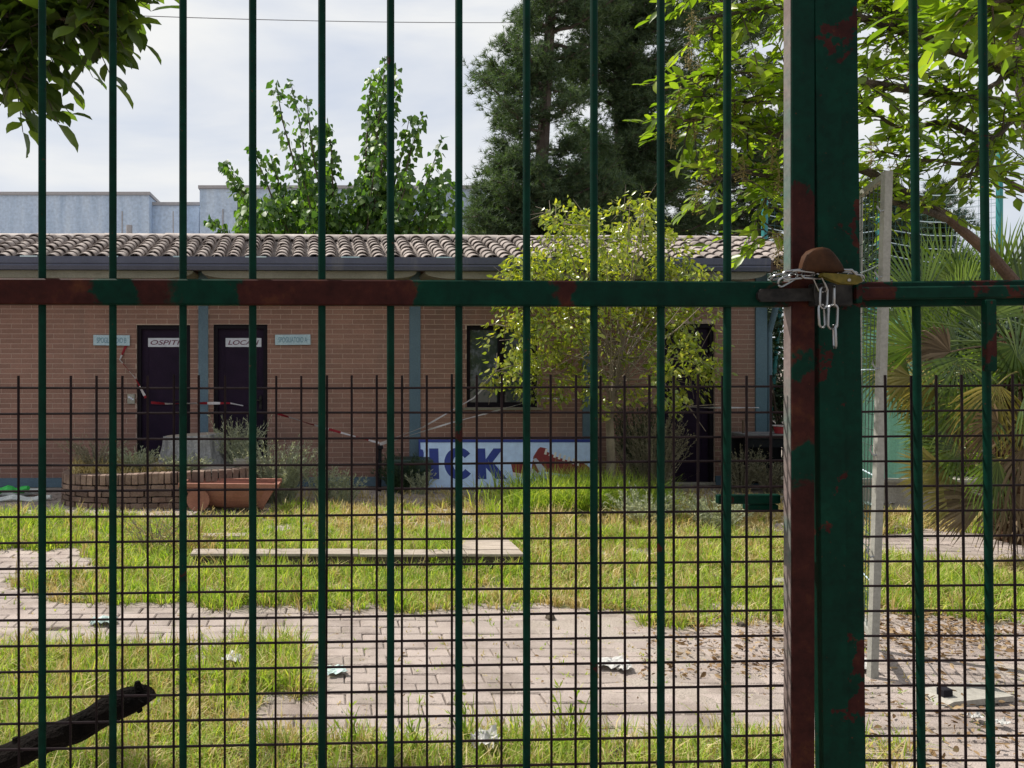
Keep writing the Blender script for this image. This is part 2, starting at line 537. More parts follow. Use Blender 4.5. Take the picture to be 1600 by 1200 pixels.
def np_mesh(name, V, F, mat):
    """V (n,3); F (m,k) faces of one size"""
    me = bpy.data.meshes.new(name)
    n, k = F.shape
    me.vertices.add(len(V)); me.vertices.foreach_set('co', V.astype(np.float32).ravel())
    me.loops.add(n * k); me.loops.foreach_set('vertex_index', F.astype(np.int32).ravel())
    me.polygons.add(n)
    me.polygons.foreach_set('loop_start', np.arange(0, n * k, k, dtype=np.int32))
    me.update(calc_edges=True)
    me.materials.append(mat)
    return me


def instance_mesh(name, T, TF, mats, mat, flat_=False):
    """join copies of a small template (T verts, TF triangles) placed by 4x4 matrices into one mesh"""
    T = np.asarray(T, float); TF = np.asarray(TF, int)
    A = np.asarray(mats, float)
    n = len(A)
    V = np.einsum('nij,kj->nki', A[:, :3, :3], T) + A[:, None, :3, 3]
    F = TF[None] + (np.arange(n) * len(T))[:, None, None]
    me = np_mesh(name, V.reshape(-1, 3), F.reshape(-1, TF.shape[1]), mat)
    if flat_: me.shade_flat()
    return me


def frame(pos, d, up, s, sw=None):
    """matrices: local +y along d, local +z near up; pos (n,3)"""
    pos, d, up = (np.asarray(a, float) for a in (pos, d, up))
    d = d / np.linalg.norm(d, axis=1, keepdims=True)
    x = np.cross(d, up); x /= np.linalg.norm(x, axis=1, keepdims=True) + 1e-9
    z = np.cross(x, d)
    s = np.broadcast_to(np.asarray(s, float), (len(pos),))
    sw = s if sw is None else np.broadcast_to(np.asarray(sw, float), (len(pos),))
    Mx = np.zeros((len(pos), 4, 4))
    Mx[:, :3, 0] = x * sw[:, None]; Mx[:, :3, 1] = d * s[:, None]; Mx[:, :3, 2] = z * sw[:, None]
    Mx[:, :3, 3] = pos; Mx[:, 3, 3] = 1
    return Mx


# leaf templates: base at origin, pointing +y
OVAL_V = [(0, 0, 0), (-.19, .28, .05), (.19, .28, .05), (0, .3, 0), (-.21, .58, .04), (.21, .58, .04), (0, .62, -.02), (-.1, .86, .0), (.1, .86, .0), (0, 1, -.1)]
OVAL_F = [(0, 3, 1), (0, 2, 3), (1, 3, 6), (1, 6, 4), (3, 2, 5), (3, 5, 6), (4, 6, 7), (6, 5, 8), (7, 6, 9), (6, 8, 9)]
HEART_V = [(0, 0, 0), (-.4, .05, .08), (.4, .05, .08), (-.46, .35, .04), (.46, .35, .04), (0, .45, -.04), (0, 1, -.06)]
HEART_F = [(0, 5, 1), (0, 2, 5), (1, 5, 3), (2, 4, 5), (3, 5, 6), (5, 4, 6)]
SMALL_V = [(0, 0, 0), (-.24, .45, .08), (.24, .45, .08), (0, 1, -.08)]
SMALL_F = [(0, 3, 1), (0, 2, 3)]


def leaves(root, mats, TV, TF, mat, keep=0, leaf_name='leaf', crown_name='crown'):
    """the nearest `keep` leaves become parts of the thing, the rest one crown"""
    mats = np.asarray(mats)
    inv = np.array(world_of(root).inverted())
    if keep:
        order = np.argsort(mats[:, 1, 3] - 4.0 * np.abs(mats[:, 0, 0]) * 0)
        inview = []
        for i in order:
            x, y, z = mats[i, :3, 3]
            px = 510 + 1200 * x / y; py = 570 - 1200 * (z - 1.5) / y
            if -30 < px < 1630 and -30 < py < 1230:
                inview.append(i)
                if len(inview) >= keep: break
        me = instance_mesh(leaf_name, TV, TF, [np.eye(4)], mat)
        for i in inview:
            put(leaf_name, me, None, root, Matrix((inv @ mats[i]).tolist()))
        mask = np.ones(len(mats), bool); mask[inview] = False
        mats = mats[mask]
    if len(mats):
        A = np.einsum('ij,njk->nik', inv, mats)
        o = put(crown_name, instance_mesh(crown_name, TV, TF, A, mat), None, root)
        o['kind'] = 'stuff'
        return o


def rand_unit(n):
    v = RNG.normal(size=(n, 3))
    return v / np.linalg.norm(v, axis=1, keepdims=True)


def curve_pts(a, b, sag=0.0, n=6, jit=0.0):
    a, b = Vector(a), Vector(b)
    out_ = []
    for i in range(n + 1):
        t = i / n
        p = a.lerp(b, t)
        p.z += sag * 4 * t * (1 - t)
        if 0 < i < n and jit:
            p += Vector((random.uniform(-jit, jit), random.uniform(-jit, jit), random.uniform(-jit, jit)))
        out_.append(p)
    return out_


# ------------------------------------------------------------ where the grass grows (boundaries found on the ground)
def px_of(x, y):
    return 510 + 1200 * x / y, 570 + 1800 / y


def grass_density(x, y):
    """0..1.6 density of living grass at a ground point"""
    px, py = px_of(x, y)
    n = noise.noise(Vector((x * 1.6, y * 1.6, 0.3))) * 0.55 + noise.noise(Vector((x * 5, y * 5, 4))) * 0.4
    e = n * 40            # wobble of the borders, in photograph rows
    d = 0.0
    if px < 1232:
        edge = 948 + e * 0.6 - max(0, 120 - px) * 0.25
        top = 792 if px > 430 else 808
        left_ok = px > 150 + e * 2 or py > 893 + e * 0.3 or py < 858 + e * 0.3
        if top + e * .4 < py < edge and left_ok and not (py > 890 and px < 20 + e):
            d = 1.0 + n * .5
        if py < 836 and 420 < px: d = min(d, 0.6 + n)
        if px > 1000 and 945 < py < 985 + e: d = max(d, 0.45 + n)
    else:
        if 802 < py < 834 + e * .5: d = 0.7 + n
        if 872 + e * .5 < py < 965 + e * .8: d = 1.0 + n * .5
        if py > 1165 and px < 1420: d = 0.45 + n
    # near left and along the gate
    if px < 470 + e * 2 and 1012 + e * .5 < py < 1078 + e * .5: d = 0.9 + n
    if px < 420 + e * 4 and py >= 1078 + e: d = 0.72 + n * 1.2
    if py > 1158 + e and px < 1240: d = max(d, 0.75 + n)
    bare = noise.noise(Vector((x * 2.6, y * 3.2, 8))) + .5 * noise.noise(Vector((x * 7, y * 8, 5)))
    d *= min(1.0, max(0.0, 1.25 + bare * (1.6 if y > 4.5 else 2.2)))
    return max(0.0, d)


# ------------------------------------------------------------ ground
NX = 120
gx = np.linspace(-7, 11, 401); gy = np.linspace(0.0, 11.0, 241)
GX, GY = np.meshgrid(gx, gy)
GZ = np.zeros_like(GX); GG = np.zeros_like(GX)
for i in range(GX.shape[0]):
    for j in range(GX.shape[1]):
        x_, y_ = GX[i, j], GY[i, j]
        GZ[i, j] = -0.0095 + noise.noise(Vector((x_ * .9, y_ * 1.2, 1))) * 0.016 + noise.noise(Vector((x_ * 4, y_ * 4, 6))) * 0.007 + noise.noise(Vector((x_ * 11, y_ * 11, 3))) * 0.003
        if y_ > 1.8: GG[i, j] = min(1.0, max(0.0, grass_density(x_, y_) * 1.1))
GZ[0, :] = GZ[-1, :] = -0.03; GZ[:, 0] = GZ[:, -1] = -0.03
V = np.stack([GX, GY, GZ], -1).reshape(-1, 3)
nx = len(gx)
idx = np.arange(len(V)).reshape(GX.shape)
F = np.stack([idx[:-1, :-1], idx[:-1, 1:], idx[1:, 1:], idx[1:, :-1]], -1).reshape(-1, 4)
# reach the horizon
Bv = np.array([(-400, -60, -.03), (400, -60, -.03), (400, 900, -.03), (-400, 900, -.03), (-7, 0, -.03), (11, 0, -.03), (11, 11, -.03), (-7, 11, -.03)], float)
b0 = len(V)
V = np.vstack([V, Bv])
F = np.vstack([F, np.array([(b0, b0 + 1, b0 + 5, b0 + 4), (b0 + 1, b0 + 2, b0 + 6, b0 + 5), (b0 + 2, b0 + 3, b0 + 7, b0 + 6), (b0 + 3, b0, b0 + 4, b0 + 7)])])
gme = np_mesh('ground', V, F, M['soil']); gme.shade_smooth()
at_ = gme.attributes.new('turf', 'FLOAT', 'POINT')
at_.data.foreach_set('value', np.concatenate([GG.ravel(), np.zeros(8)]).astype(np.float32))
ground = bpy.data.objects.new('ground', gme); COL.objects.link(ground); tag(ground, kind='structure')

# concrete block paving
pav = bpy.data.objects.new('paved_yard', None); COL.objects.link(pav); tag(pav, kind='structure')
pm = MB().bevbox(0.108, 0.053, 0.02, 0.006).mesh('paver'); pm.materials.append(M['paver'])
spots = []
row = 0
yy = 2.0
while yy < 9.2:
    off = 0.11 * (row % 2)
    x = -7.0 + off
    while x < 9.0:
        px, py = px_of(x, yy)
        if -60 < px < 1660:
            gd = grass_density(x, yy)
            inside_lawn = (px < 1232 and 800 < py < 940 and gd > .5) or (px >= 1232 and 890 < py < 950 and gd > .5)
            soil_patch = noise.noise(Vector((x * .9, yy * .9, 9))) > 0.42
            if not inside_lawn and random.random() > .006:
                spots.append((x, yy))
        x += 0.2215
    yy += 0.1115
    row += 1
spots.sort(key=lambda s: s[1])
def paver_m(x, y):
    h = noise.noise(Vector((x * .8, y * .8, 2))) * 0.008
    return Matrix.Translation((x + random.gauss(0, .0015), y + random.gauss(0, .0015), -0.0185 + h + random.gauss(0, .002))) @ \
        Matrix.Rotation(random.gauss(0, .012), 4, 'Z') @ Matrix.Rotation(random.gauss(0, .012), 4, 'X') @ Matrix.Rotation(random.gauss(0, .008), 4, 'Y')
vis = [s for s in spots if px_of(*s)[1] < 1225]
near = vis[:298]
nset = set(near)
for s in near:
    put('paver', pm, None, pav, paver_m(*s))
rest = [s for s in spots if s not in nset]
pv = np.array([v.co[:] for v in pm.vertices]); pf = []
for p_ in pm.polygons:
    pf.append(tuple(p_.vertices))
A = np.array([np.array(paver_m(*s)) for s in rest])
o = put('paver_field', instance_mesh('paver_field', pv, np.array(pf), A, M['paver'], True), None, pav); o['kind'] = 'stuff'

# ------------------------------------------------------------ the low building
BY = 9.5
K = BY / 1200
bld = thing('changing_room_building', (0, BY, 0), 'low brown brick changing-room building with clay tile roof and blue-grey posts', 'building', rot=(0, 0, R(1.25)))


def FX(px): return (px - 510) * K
def FZ(py): return 1.5 + (570 - py) * K


openings = [(215, 298, 508, 800), (334, 418, 507, 800), (730, 843, 508, 637), (1040, 1124, 505, 800)]
OP = [(FX(a), FX(b), FZ(d), FZ(c)) for a, b, c, d in openings]
XL, XR = -6.4, FX(1206)
WT = 2.68
# wall backing with real openings
wb = MB()
xs = sorted([XL, XR] + [v for o_ in OP for v in o_[:2]])
for i in range(len(xs) - 1):
    xa, xb = xs[i], xs[i + 1]
    mid = (xa + xb) / 2
    hit = [o_ for o_ in OP if o_[0] < mid < o_[1]]
    if not hit:
        wb.box(xa, xb, 0.0, 0.28, -0.03, WT)
    else:
        z0, z1 = hit[0][2], hit[0][3]
        wb.box(xa, xb, 0.0, 0.28, z1, WT)
        if z0 > 0.2: wb.box(xa, xb, 0.0, 0.28, -0.03, z0)
wb.box(XL, XR, 3.4, 3.6, -.03, WT)
wb.box(XL, XL + .2, .281, 3.399, -.03, WT)
wb.box(XR - .2, XR, .281, 3.399, -.03, WT)
wall = put('wall', wb, M['mortar'], bld)

cols_px = [(-18, -3), (311, 326), (640, 657), (913, 930), (1188, 1206)]
brick_me = MB().bevbox(0.5, 0.5, 0.5, 0.02).mesh('brick'); brick_me.materials.append(M['brick'])
BH, BW = 0.0535, 0.254
cells = []
r_ = 0
z = 0.115
while z + BH < WT + .02:
    x = XL + (BW / 2 if r_ % 2 else 0) + random.uniform(-.01, .01)
    while x < XR:
        segs = [(x, min(x + BW - .007, XR - .001))]
        for (ca, cb) in cols_px:
            ca, cb = FX(ca) - .004, FX(cb) + .004
            ns = []
            for a, b in segs:
                if b <= ca or a >= cb: ns.append((a, b))
                else:
                    if a < ca: ns.append((a, ca))
                    if b > cb: ns.append((cb, b))
            segs = ns
        for (oa, ob, oz0, oz1) in OP:
            if z + BH * .5 < oz0 - .01 or z + BH * .5 > oz1 + .02: continue
            ns = []
            for a, b in segs:
                if b <= oa or a >= ob: ns.append((a, b))
                else:
                    if a < oa: ns.append((a, oa))
                    if b > ob: ns.append((ob, b))
            segs = ns
        for a, b in segs:
            if b - a > .015: cells.append((a, b, z))
        x += BW
    z += BH + .0075
    r_ += 1


def brick_matrix(c):
    a, b, z = c
    d = 0.0032 + random.random() * .0010
    return Matrix.Translation(((a + b) / 2, -d / 2 + .001, z + BH / 2)) @ Matrix.Diagonal((b - a, d, BH, 1))


random.shuffle(cells)
vis_c = [c for c in cells if 20 < 510 + c[0] / K < 1225 and c[2] > .35 and c[2] < 2.25 and c[1] - c[0] > .2]
keep = set(sorted(vis_c, key=lambda c: abs(c[2] - 1.6))[:298])
for c in keep:
    put('brick', brick_me, None, wall, brick_matrix(c))
bv = np.array([v.co[:] for v in brick_me.vertices]); bf = np.array([tuple(p_.vertices) for p_ in brick_me.polygons])
A = np.array([np.array(brick_matrix(c)) for c in cells if c not in keep])
o = put('brickwork', instance_mesh('brickwork', bv, bf, A, M['brick'], True), None, wall); o['kind'] = 'stuff'

for a, b in cols_px:
    put('column', MB().box(FX(a), FX(b), -0.022, 0.0, 0.0, WT - .003), M['blue'], bld)
# plinth between the openings
for i in range(len(xs) - 1):
    xa, xb = xs[i], xs[i + 1]
    mid = (xa + xb) / 2
    if any(o_[0] < mid < o_[1] and o_[2] < .2 for o_ in OP): continue
    put('plinth', MB().box(xa, xb, -0.03, -.0225, 0.0, 0.112).box(xa, xb, -.0225, 0, 0.0, .112), M['blue'], bld)

# doors
for n_, k_ in enumerate((0, 1, 3)):
    a, b, z0, z1 = OP[k_]
    d = put('door', MB().box(a + .05, b - .05, 0.075, 0.115, 0.02, z1 - .05), M['door'], bld)
    put('door_frame', MB().box(a, a + .05, .03, .13, 0, z1).box(b - .05, b, .03, .13, 0, z1).box(a + .05, b - .05, .03, .13, z1 - .05, z1), M['doorframe'], d)
    pb = MB()
    ia, ib = a + .12, b - .12
    for (q0, q1) in ((0.15, 0.92), (1.0, z1 - .14)):
        pb.box(ia, ib, .068, .075, q0, q0 + .012).box(ia, ib, .068, .075, q1 - .012, q1)
        pb.box(ia, ia + .012, .068, .075, q0 + .012, q1 - .012).box(ib - .012, ib, .068, .075, q0 + .012, q1 - .012)
    put('panel_moulding', pb, M['door'], d)
    hb = MB().box(b - .105, b - .075, .06, .075, .95, 1.12)
    hb.tube([(b - .09, .062, 1.06), (b - .09, .03, 1.06), (b - .19, .03, 1.06)], .009, 8)
    put('handle', hb, M['bolt'], d)
    put('threshold', MB().box(a + .002, b - .002, -.02, .03, 0, .03), M['concrete'], d)
# window
a, b, z0, z1 = OP[2]
win = put('window', MB().box(a, a + .055, .05, .11, z0, z1).box(b - .055, b, .05, .11, z0, z1).box(a + .055, b - .055, .05, .11, z1 - .055, z1)
          .box(a + .055, b - .055, .05, .11, z0, z0 + .06).box((a + b) / 2 - .04, (a + b) / 2 + .04, .045, .105, z0 + .06, z1 - .055), M['doorframe'], bld)
for (p0, p1) in ((a + .055, (a + b) / 2 - .04), ((a + b) / 2 + .04, b - .055)):
    put('pane', MB().box(p0, p1, .085, .091, z0 + .06, z1 - .055), M['glass'], win)
put('sill', MB().box(a - .045, b + .04, -.05, .06, z0 - .028, z0 - .001), M['beige'], win)

# roof: boards, cover tiles, pan tiles, ridge
EY, EZ = -0.47, 2.72        # eave line, relative to the facade
RY, RZ = 0.72, 3.17
TXR = 5.84
slope = math.atan2(RZ - EZ, RY - EY)
SL = math.hypot(RZ - EZ, RY - EY)
rb = MB()
rb.prism([(EY + .02, EZ - .045), (RY, RZ - .06), (3.9, 2.70), (3.9, 2.66), (RY, RZ - .11), (EY + .02, EZ - .09)], 0, 1)
vv = [(XL + (TXR - XL) * v[1], v[0], v[2]) for v in rb.v]
rb.v = vv
roof = put('roof', rb, M['under'], bld)
PITCH = 0.1905
def half_tile(r0, r1, ln, up=True, n=8, th=.012):
    mb = MB()
    for (yy_, rr) in ((0, r0), (ln, r1)):
        for q in (rr, rr - th):
            for i in range(n + 1):
                t = PI * i / n
                mb.v.append((math.cos(t) * q, yy_, math.sin(t) * q * .82 * (1 if up else -1)))
    n1 = n + 1
    for i in range(n):
        mb.f.append((i, i + 1, 2 * n1 + i + 1, 2 * n1 + i))           # outer
        mb.f.append((n1 + i + 1, n1 + i, 3 * n1 + i, 3 * n1 + i + 1))  # inner
        mb.f.append((i + 1, i, n1 + i, n1 + i + 1))                    # front rim
    return mb
tm = half_tile(.080, .060, .20).mesh('roof_tile', True); tm.materials.append(M['tile'])
pmn = half_tile(.085, .085, SL, False, 6).mesh('pan_tile', True)
nrow = 8
ex = SL / nrow
tiles = []
pan = MB()
x = TXR - .09
while x > XL:
    jx = random.gauss(0, .004)
    for r_ in range(nrow):
        tiles.append((x + jx + random.gauss(0, .005), r_))
    x -= PITCH
def tile_m(t):
    x, r_ = t
    d = ex * r_ - .03 + random.gauss(0, .006)
    return Matrix.Translation((x, EY, EZ + .012)) @ Matrix.Rotation(slope, 4, 'X') @ Matrix.Translation((0, d, .012 + random.gauss(0, .003))) @ \
        Matrix.Rotation(random.gauss(0, .03), 4, 'Z') @ Matrix.Rotation(-.055 + random.gauss(0, .012), 4, 'X')
visible = sorted([t for t in tiles if -3.95 < t[0]], key=lambda t: (t[1] , random.random()))
keep_t = set(visible[:290])
for t in keep_t:
    put('roof_tile', tm, None, roof, tile_m(t))
tv = np.array([v.co[:] for v in tm.vertices]); tf = np.array([tuple(p_.vertices) for p_ in tm.polygons])
o = put('roof_tiling', instance_mesh('roof_tiling', tv, tf, np.array([np.array(tile_m(t)) for t in tiles if t not in keep_t]), M['tile']), None, roof)
o['kind'] = 'stuff'
pvv = np.array([v.co[:] for v in pmn.vertices]); pff = np.array([tuple(p_.vertices) for p_ in pmn.polygons])
pans = []
x = TXR - .09 - PITCH / 2
while x > XL:
    pans.append(np.array(Matrix.Translation((x, EY, EZ + .045)) @ Matrix.Rotation(slope, 4, 'X')))
    x -= PITCH
o = put('pan_tiles', instance_mesh('pan_tiles', pvv, pff, np.array(pans), M['tile']), None, roof); o['kind'] = 'stuff'
rm = MB()
rt = half_tile(.105, .095, .46, True, 8, .016)
rtm = rt.mesh('ridge_tile', True); rtm.materials.append(M['ridge'])
x = XL
while x < TXR - .1:
    put('ridge_tile', rtm, None, roof, Matrix.Translation((x + .4, RY, RZ - .02 + random.gauss(0, .003))) @ Matrix.Rotation(PI / 2 + random.gauss(0, .012), 4, 'Z')
        @ Matrix.Rotation(random.gauss(.025, .008), 4, 'X'))
    x += .395
# gutter
gm = MB()
prof = [(EY - .11, 2.60), (EY - .125, 2.645), (EY - .115, 2.665), (EY - .125, 2.675), (EY - .125, 2.752), (EY - .112, 2.752), (EY - .108, 2.62), (EY - .02, 2.62), (EY - .02, 2.60)]
GXR = 5.21
gm.prism(prof, 0, 1)
gm.v = [(XL + (GXR - XL) * v[1], v[0], v[2]) for v in gm.v]
put('gutter', gm, M['gutter'], bld)
sx_ = XL
for k_ in range(14):
    sx_ += random.uniform(.55, 1.15)
    if sx_ > GXR - .4: break
    put('gutter_clip', MB().box(sx_, sx_ + random.uniform(.1, .26), EY - .13, EY - .112, 2.742, 2.757), M['paleblue'] if k_ % 3 else M['rope'], bld)
# soffit units between the posts, rounded underneath at their ends
cent = [(a + b) / 2 for a, b in cols_px]
cent = [FX(c) for c in cent]
cent = [cent[0] - 2.2] + cent
for i in range(len(cent) - 1):
    xa, xb = cent[i] + .05, cent[i + 1] - .05
    if i == len(cent) - 2: xb = 5.2
    poly = [(xa, 2.596)]
    for k_ in range(7):
        t = k_ / 6 * PI / 2
        poly.append((xa + .32 * (1 - math.cos(t)), 2.585 - .075 * math.sin(t)))
    for k_ in range(7):
        t = (1 - k_ / 6) * PI / 2
        poly.append((xb - .32 * (1 - math.cos(t)), 2.585 - .075 * math.sin(t)))
    poly.append((xb, 2.596))
    put('soffit_panel', MB().prism(poly[::-1], EY - .05, -.03), M['beige'], bld)
put('fascia_board', MB().box(XL, 5.3, EY - .018, EY + .02, 2.60, 2.72), M['under'], bld)
put('downpipe', MB().tube([(XR + .06, -.1, 2.6), (XR + .07, -.08, 2.2), (XR + .05, .02, 1.9), (XR + .05, .02, .05)], .035, 10), M['blue'], bld)

# ------------------------------------------------------------ signs on the building
dg_obj = {}
def text_mesh(name, body, height, width, bold=0.0, shear=0.0, depth=.001):
    cu = bpy.data.curves.new(name, 'FONT')
    cu.body = body; cu.size = 1.0; cu.shear = shear; cu.offset = bold; cu.extrude = 0.02
    cu.align_x = 'LEFT'
    ob = bpy.data.objects.new(name, cu); COL.objects.link(ob)
    dg = bpy.context.evaluated_depsgraph_get()
    me = bpy.data.meshes.new_from_object(ob.evaluated_get(dg))
    bpy.data.objects.remove(ob)
    v = np.array([q.co[:] for q in me.vertices])
    lo, hi = v.min(0), v.max(0)
    sx, sy = width / (hi[0] - lo[0]), height / (hi[1] - lo[1])
    me.transform(Matrix.Rotation(PI / 2, 4, 'X') @ Matrix.Diagonal((sx, sy, depth / .02, 1)) @ Matrix.Translation((-(lo[0] + hi[0]) / 2, -(lo[1] + hi[1]) / 2, 0)))
    me.name = name
    return me


def sign(px0, px1, py0, py1, y, words_, label, mat, ink, bold, shear, fill=(.86, .52), tilt=0.0):
    cx, cz = FX((px0 + px1) / 2), FZ((py0 + py1) / 2)
    wd, ht = (px1 - px0) * K, (py1 - py0) * K
    wp = world_of(bld) @ Vector((cx, y, cz))
    t = thing('wall_sign', wp, label, 'sign', rot=(0, tilt, R(1.25)))
    put('plate', MB().bevbox(wd / 2, .004, ht / 2, .0012), mat, t)
    me = text_mesh('lettering', words_, ht * fill[1], wd * fill[0], bold * .6, shear)
    put('lettering', me, ink, t, Matrix.Translation((0, -.0052, 0)))
    return t


sign(149, 205, 524, 540, -.0215, '·SPOGLIATOIO B·', 'pale blue plate lettered SPOGLIATOIO B left of the door marked OSPITI', M['paleblue'], M['inkblue'], .012, 0, tilt=R(.5))
sign(430, 485, 523, 539, -.0215, '·SPOGLIATOIO A·', 'pale blue plate lettered SPOGLIATOIO A right of the door marked LOCALI', M['paleblue'], M['inkblue'], .012, 0, tilt=R(-.5))
sign(231, 284.5, 528, 542, .070, 'OSPITI', 'white OSPITI sign in maroon italics fixed on the left dark door', M['white'], M['ink'], .02, .25)
sign(352, 408, 528, 542, .070, 'LOCALI', 'white LOCALI sign in maroon italics on the dark door right of the post', M['white'], M['ink'], .02, .25)
sp = world_of(bld) @ Vector((FX(207), -.018, FZ(623)))
t = thing('intercom_plate', sp, 'small weathered grey plate on the brick wall beside the OSPITI door', 'wall plate', rot=(0, 0, R(.7)))
put('plate', MB().bevbox(.045, .006, .06, .002), M['concrete'], t)
for k_ in range(3):
    put('button', MB().bevbox(.012, .003, .012, .001), M['white'], t, Matrix.Translation((-.022 + k_ * .022, -.008, .02 - k_ * .012)))

# ------------------------------------------------------------ banner board leaning on the wall
bx0, bx1 = (655 - 510) * 9.32 / 1200, (930 - 510) * 9.32 / 1200
ban = thing('advertising_board', ((bx0 + bx1) / 2, 9.26, 0.0), 'long blue edged board with blue letters ICK and a red sneaker leaning on the wall', 'board', rot=(R(-12), 0, R(.4)))
W2, H = (bx1 - bx0) / 2, .60
put('panel', MB().box(-W2 + .02, W2 - .02, -.006, .012, .02, H - .035), M['signwhite'], ban)
put('frame', MB().box(-W2, W2, -.014, .018, H - .035, H).box(-W2, W2, -.014, .018, 0, .02).box(W2 - .02, W2, -.014, .018, .02, H - .035).box(-W2, -W2 + .02, -.012, .018, .02, H - .035), M['signblue'], ban)
sc_ = 9.32 / 1200
def bp(px, py):
    return (-W2 + (px - 655) * sc_, H - (py - 685) * sc_ * (H / (77 * sc_)) )
ly0, ly1 = -.0085, -.0062
def letter(polys, mat=M['signblue'], name='letter', y0=ly0, y1=ly1):
    mb = MB()
    for p_ in polys: mb.prism(p_[::-1], y0, y1)
    return put(name, mb, mat, ban)
# last strokes of the letter cut by the board's left edge
letter([[bp(657.6, 700), bp(661, 701), bp(662.5, 706), bp(662, 714), bp(659, 719), bp(662, 726), bp(664, 746), bp(657.6, 746)]])
letter([[bp(671, 699), bp(685.5, 699), bp(685.5, 746.5), bp(671, 746.5)]])
cx_, cy_ = 717, 722.5
arc_o, arc_i = [], []
for k_ in range(0, 25):
    t = R(38 + (360 - 76) * k_ / 24)
    arc_o.append(bp(cx_ + 23 * math.cos(t), cy_ - 25 * math.sin(t)))
    arc_i.append(bp(cx_ + 1 + 10.5 * math.cos(t), cy_ - 13.5 * math.sin(t)))
mbc = MB()
nn = len(arc_o)
for k_ in range(nn - 1):
    q = [arc_o[k_], arc_o[k_ + 1], arc_i[k_ + 1], arc_i[k_]]
    mbc.prism(q, ly0, ly1)
put('letter', mbc, M['signblue'], ban)
letter([[bp(745, 699), bp(759, 699), bp(759, 746.5), bp(745, 746.5)], [bp(759.1, 716), bp(772, 699), bp(787, 699), bp(770, 720), bp(791, 746.5), bp(774, 746.5), bp(759.1, 729)]])
# sneaker prints
letter([[bp(832, 722), bp(834, 712), bp(842, 700), bp(846, 697), bp(856, 699), bp(853, 703), bp(862, 707), bp(870, 712), bp(885, 717), bp(900, 720), bp(914, 723), bp(921, 729), bp(921, 738), bp(905, 741), bp(870, 738), bp(845, 734), bp(838, 738), bp(830, 732)]], M['shoe'], 'shoe_print')
letter([[bp(833, 716), bp(838, 714), bp(852, 731), bp(848, 738), bp(842, 736)], [bp(846, 738), bp(870, 741), bp(905, 744.5), bp(922, 741), bp(922, 745), bp(905, 749), bp(868, 746), bp(844, 742)],
        [bp(826, 728), bp(835, 733), bp(843, 742), bp(838, 745), bp(828, 738)]], M['white'], 'sole_print', -.0105, -.0088)
lc = []
for k_ in range(8):
    x0_, y0_ = 852 + k_ * 7.0, 702 + k_ * 2.5
    lc.append([bp(x0_ + 2, y0_ - 2.5), bp(x0_ + 5, y0_ - 2), bp(x0_ + 2.6, y0_ + 7), bp(x0_ - 1.2, y0_ + 6)])
letter(lc, M['shoelight'], 'lace_print', -.0105, -.0088)
letter([[bp(798, 720), bp(818, 722), bp(819, 741), bp(801, 739)]], M['shoe'], 'shoe_print')
letter([[bp(800, 736), bp(819, 739), bp(818, 744), bp(801, 742)]], M['shoelight'], 'sole_print', -.0105, -.0088)

# ------------------------------------------------------------ barrier tape in runs
def tape(pts, label, reds=.11, wd=.032, name='barrier_tape', twist=3):
    """flat plastic tape, red and white blocks, twisting along its run"""
    pts = [Vector(p) for p in pts]
    root = thing(name, pts[0], label, 'barrier tape')
    bands = {}
    d_acc = 0
    dense = []
    for a, b in zip(pts[:-1], pts[1:]):
        n = max(2, int((b - a).length / .03))
        for i in range(n):
            dense.append(a.lerp(b, i / n))
    dense.append(pts[-1])
    prev = None
    for i, p in enumerate(dense):
        d = (dense[min(i + 1, len(dense) - 1)] - dense[max(i - 1, 0)]).normalized()
        s = d.cross(Vector((0, 1, 0))).normalized()
        tw = math.sin(i * .045 * twist) * 1.25
        s = Matrix.Rotation(tw, 3, d) @ s
        n2 = d.cross(s) * .0008
        q = [p + s * wd / 2 + n2, p - s * wd / 2 + n2, p - s * wd / 2 - n2, p + s * wd / 2 - n2]
        if prev:
            mb = bands.setdefault(int(d_acc / reds) if reds < .25 else 1, MB())
            mb.add([tuple(v) for v in prev + q], [(0, 1, 5, 4), (1, 2, 6, 5), (2, 3, 7, 6), (3, 0, 4, 7)])
            d_acc += (p - dense[i - 1]).length
        prev = q
    for kind_, nm, mt in (('r', 'red_band', M['tapered']), ('w', 'white_band', M['tapewhite'])):
        for k_, mb in sorted(bands.items()):
            if k_ % 2 == (0 if kind_ == 'r' else 1): put(nm, mb, mt, root, world=True)
    return root


tape([P(197, 540, 9.44), P(187, 562, 9.42), P(212, 592, 9.38), P(228, 622, 9.38)], 'short frayed barrier tape hanging from the SPOGLIATOIO B plate', .12)
tape([P(236, 629, 9.42), P(262, 631, 9.4), P(320, 630, 9.36), P(360, 630, 9.36), P(380, 634, 9.4)], 'twisted red and white tape stretched level across the OSPITI and LOCALI doors', .14)
tape([P(430, 645, 9.42), P(480, 661, 9.3), P(540, 678, 9.2), P(592, 692, 9.12)], 'red and white tape sloping down from the LOCALI door to the small black post', .17, .03)
tape([P(593, 693, 9.12), P(660, 668, 9.2), P(740, 622, 9.35), P(762, 600, 9.43)], 'pale thin tape rising from the small black post to the window top pane', .3, .018)
tape([P(594, 695, 9.12), P(700, 662, 9.2), P(790, 638, 9.35), P(845, 622, 9.42), P(900, 624, 9.42)], 'lower pale tape from the black post past the window sill', .3, .02)
tape([P(1040, 634, 9.42), P(1100, 637, 9.38), P(1186, 637, 9.42)], 'whitish tape strung across the right-hand dark door', .35, .022)
t = thing('tape_post', (P(593, 760, 9.12).x, 9.12, 0), 'short black post holding the ends of the barrier tapes', 'post')
put('shaft', MB().tube([(0, 0, -.03), (.005, 0, .5)], .022, 8), M['black'], t)
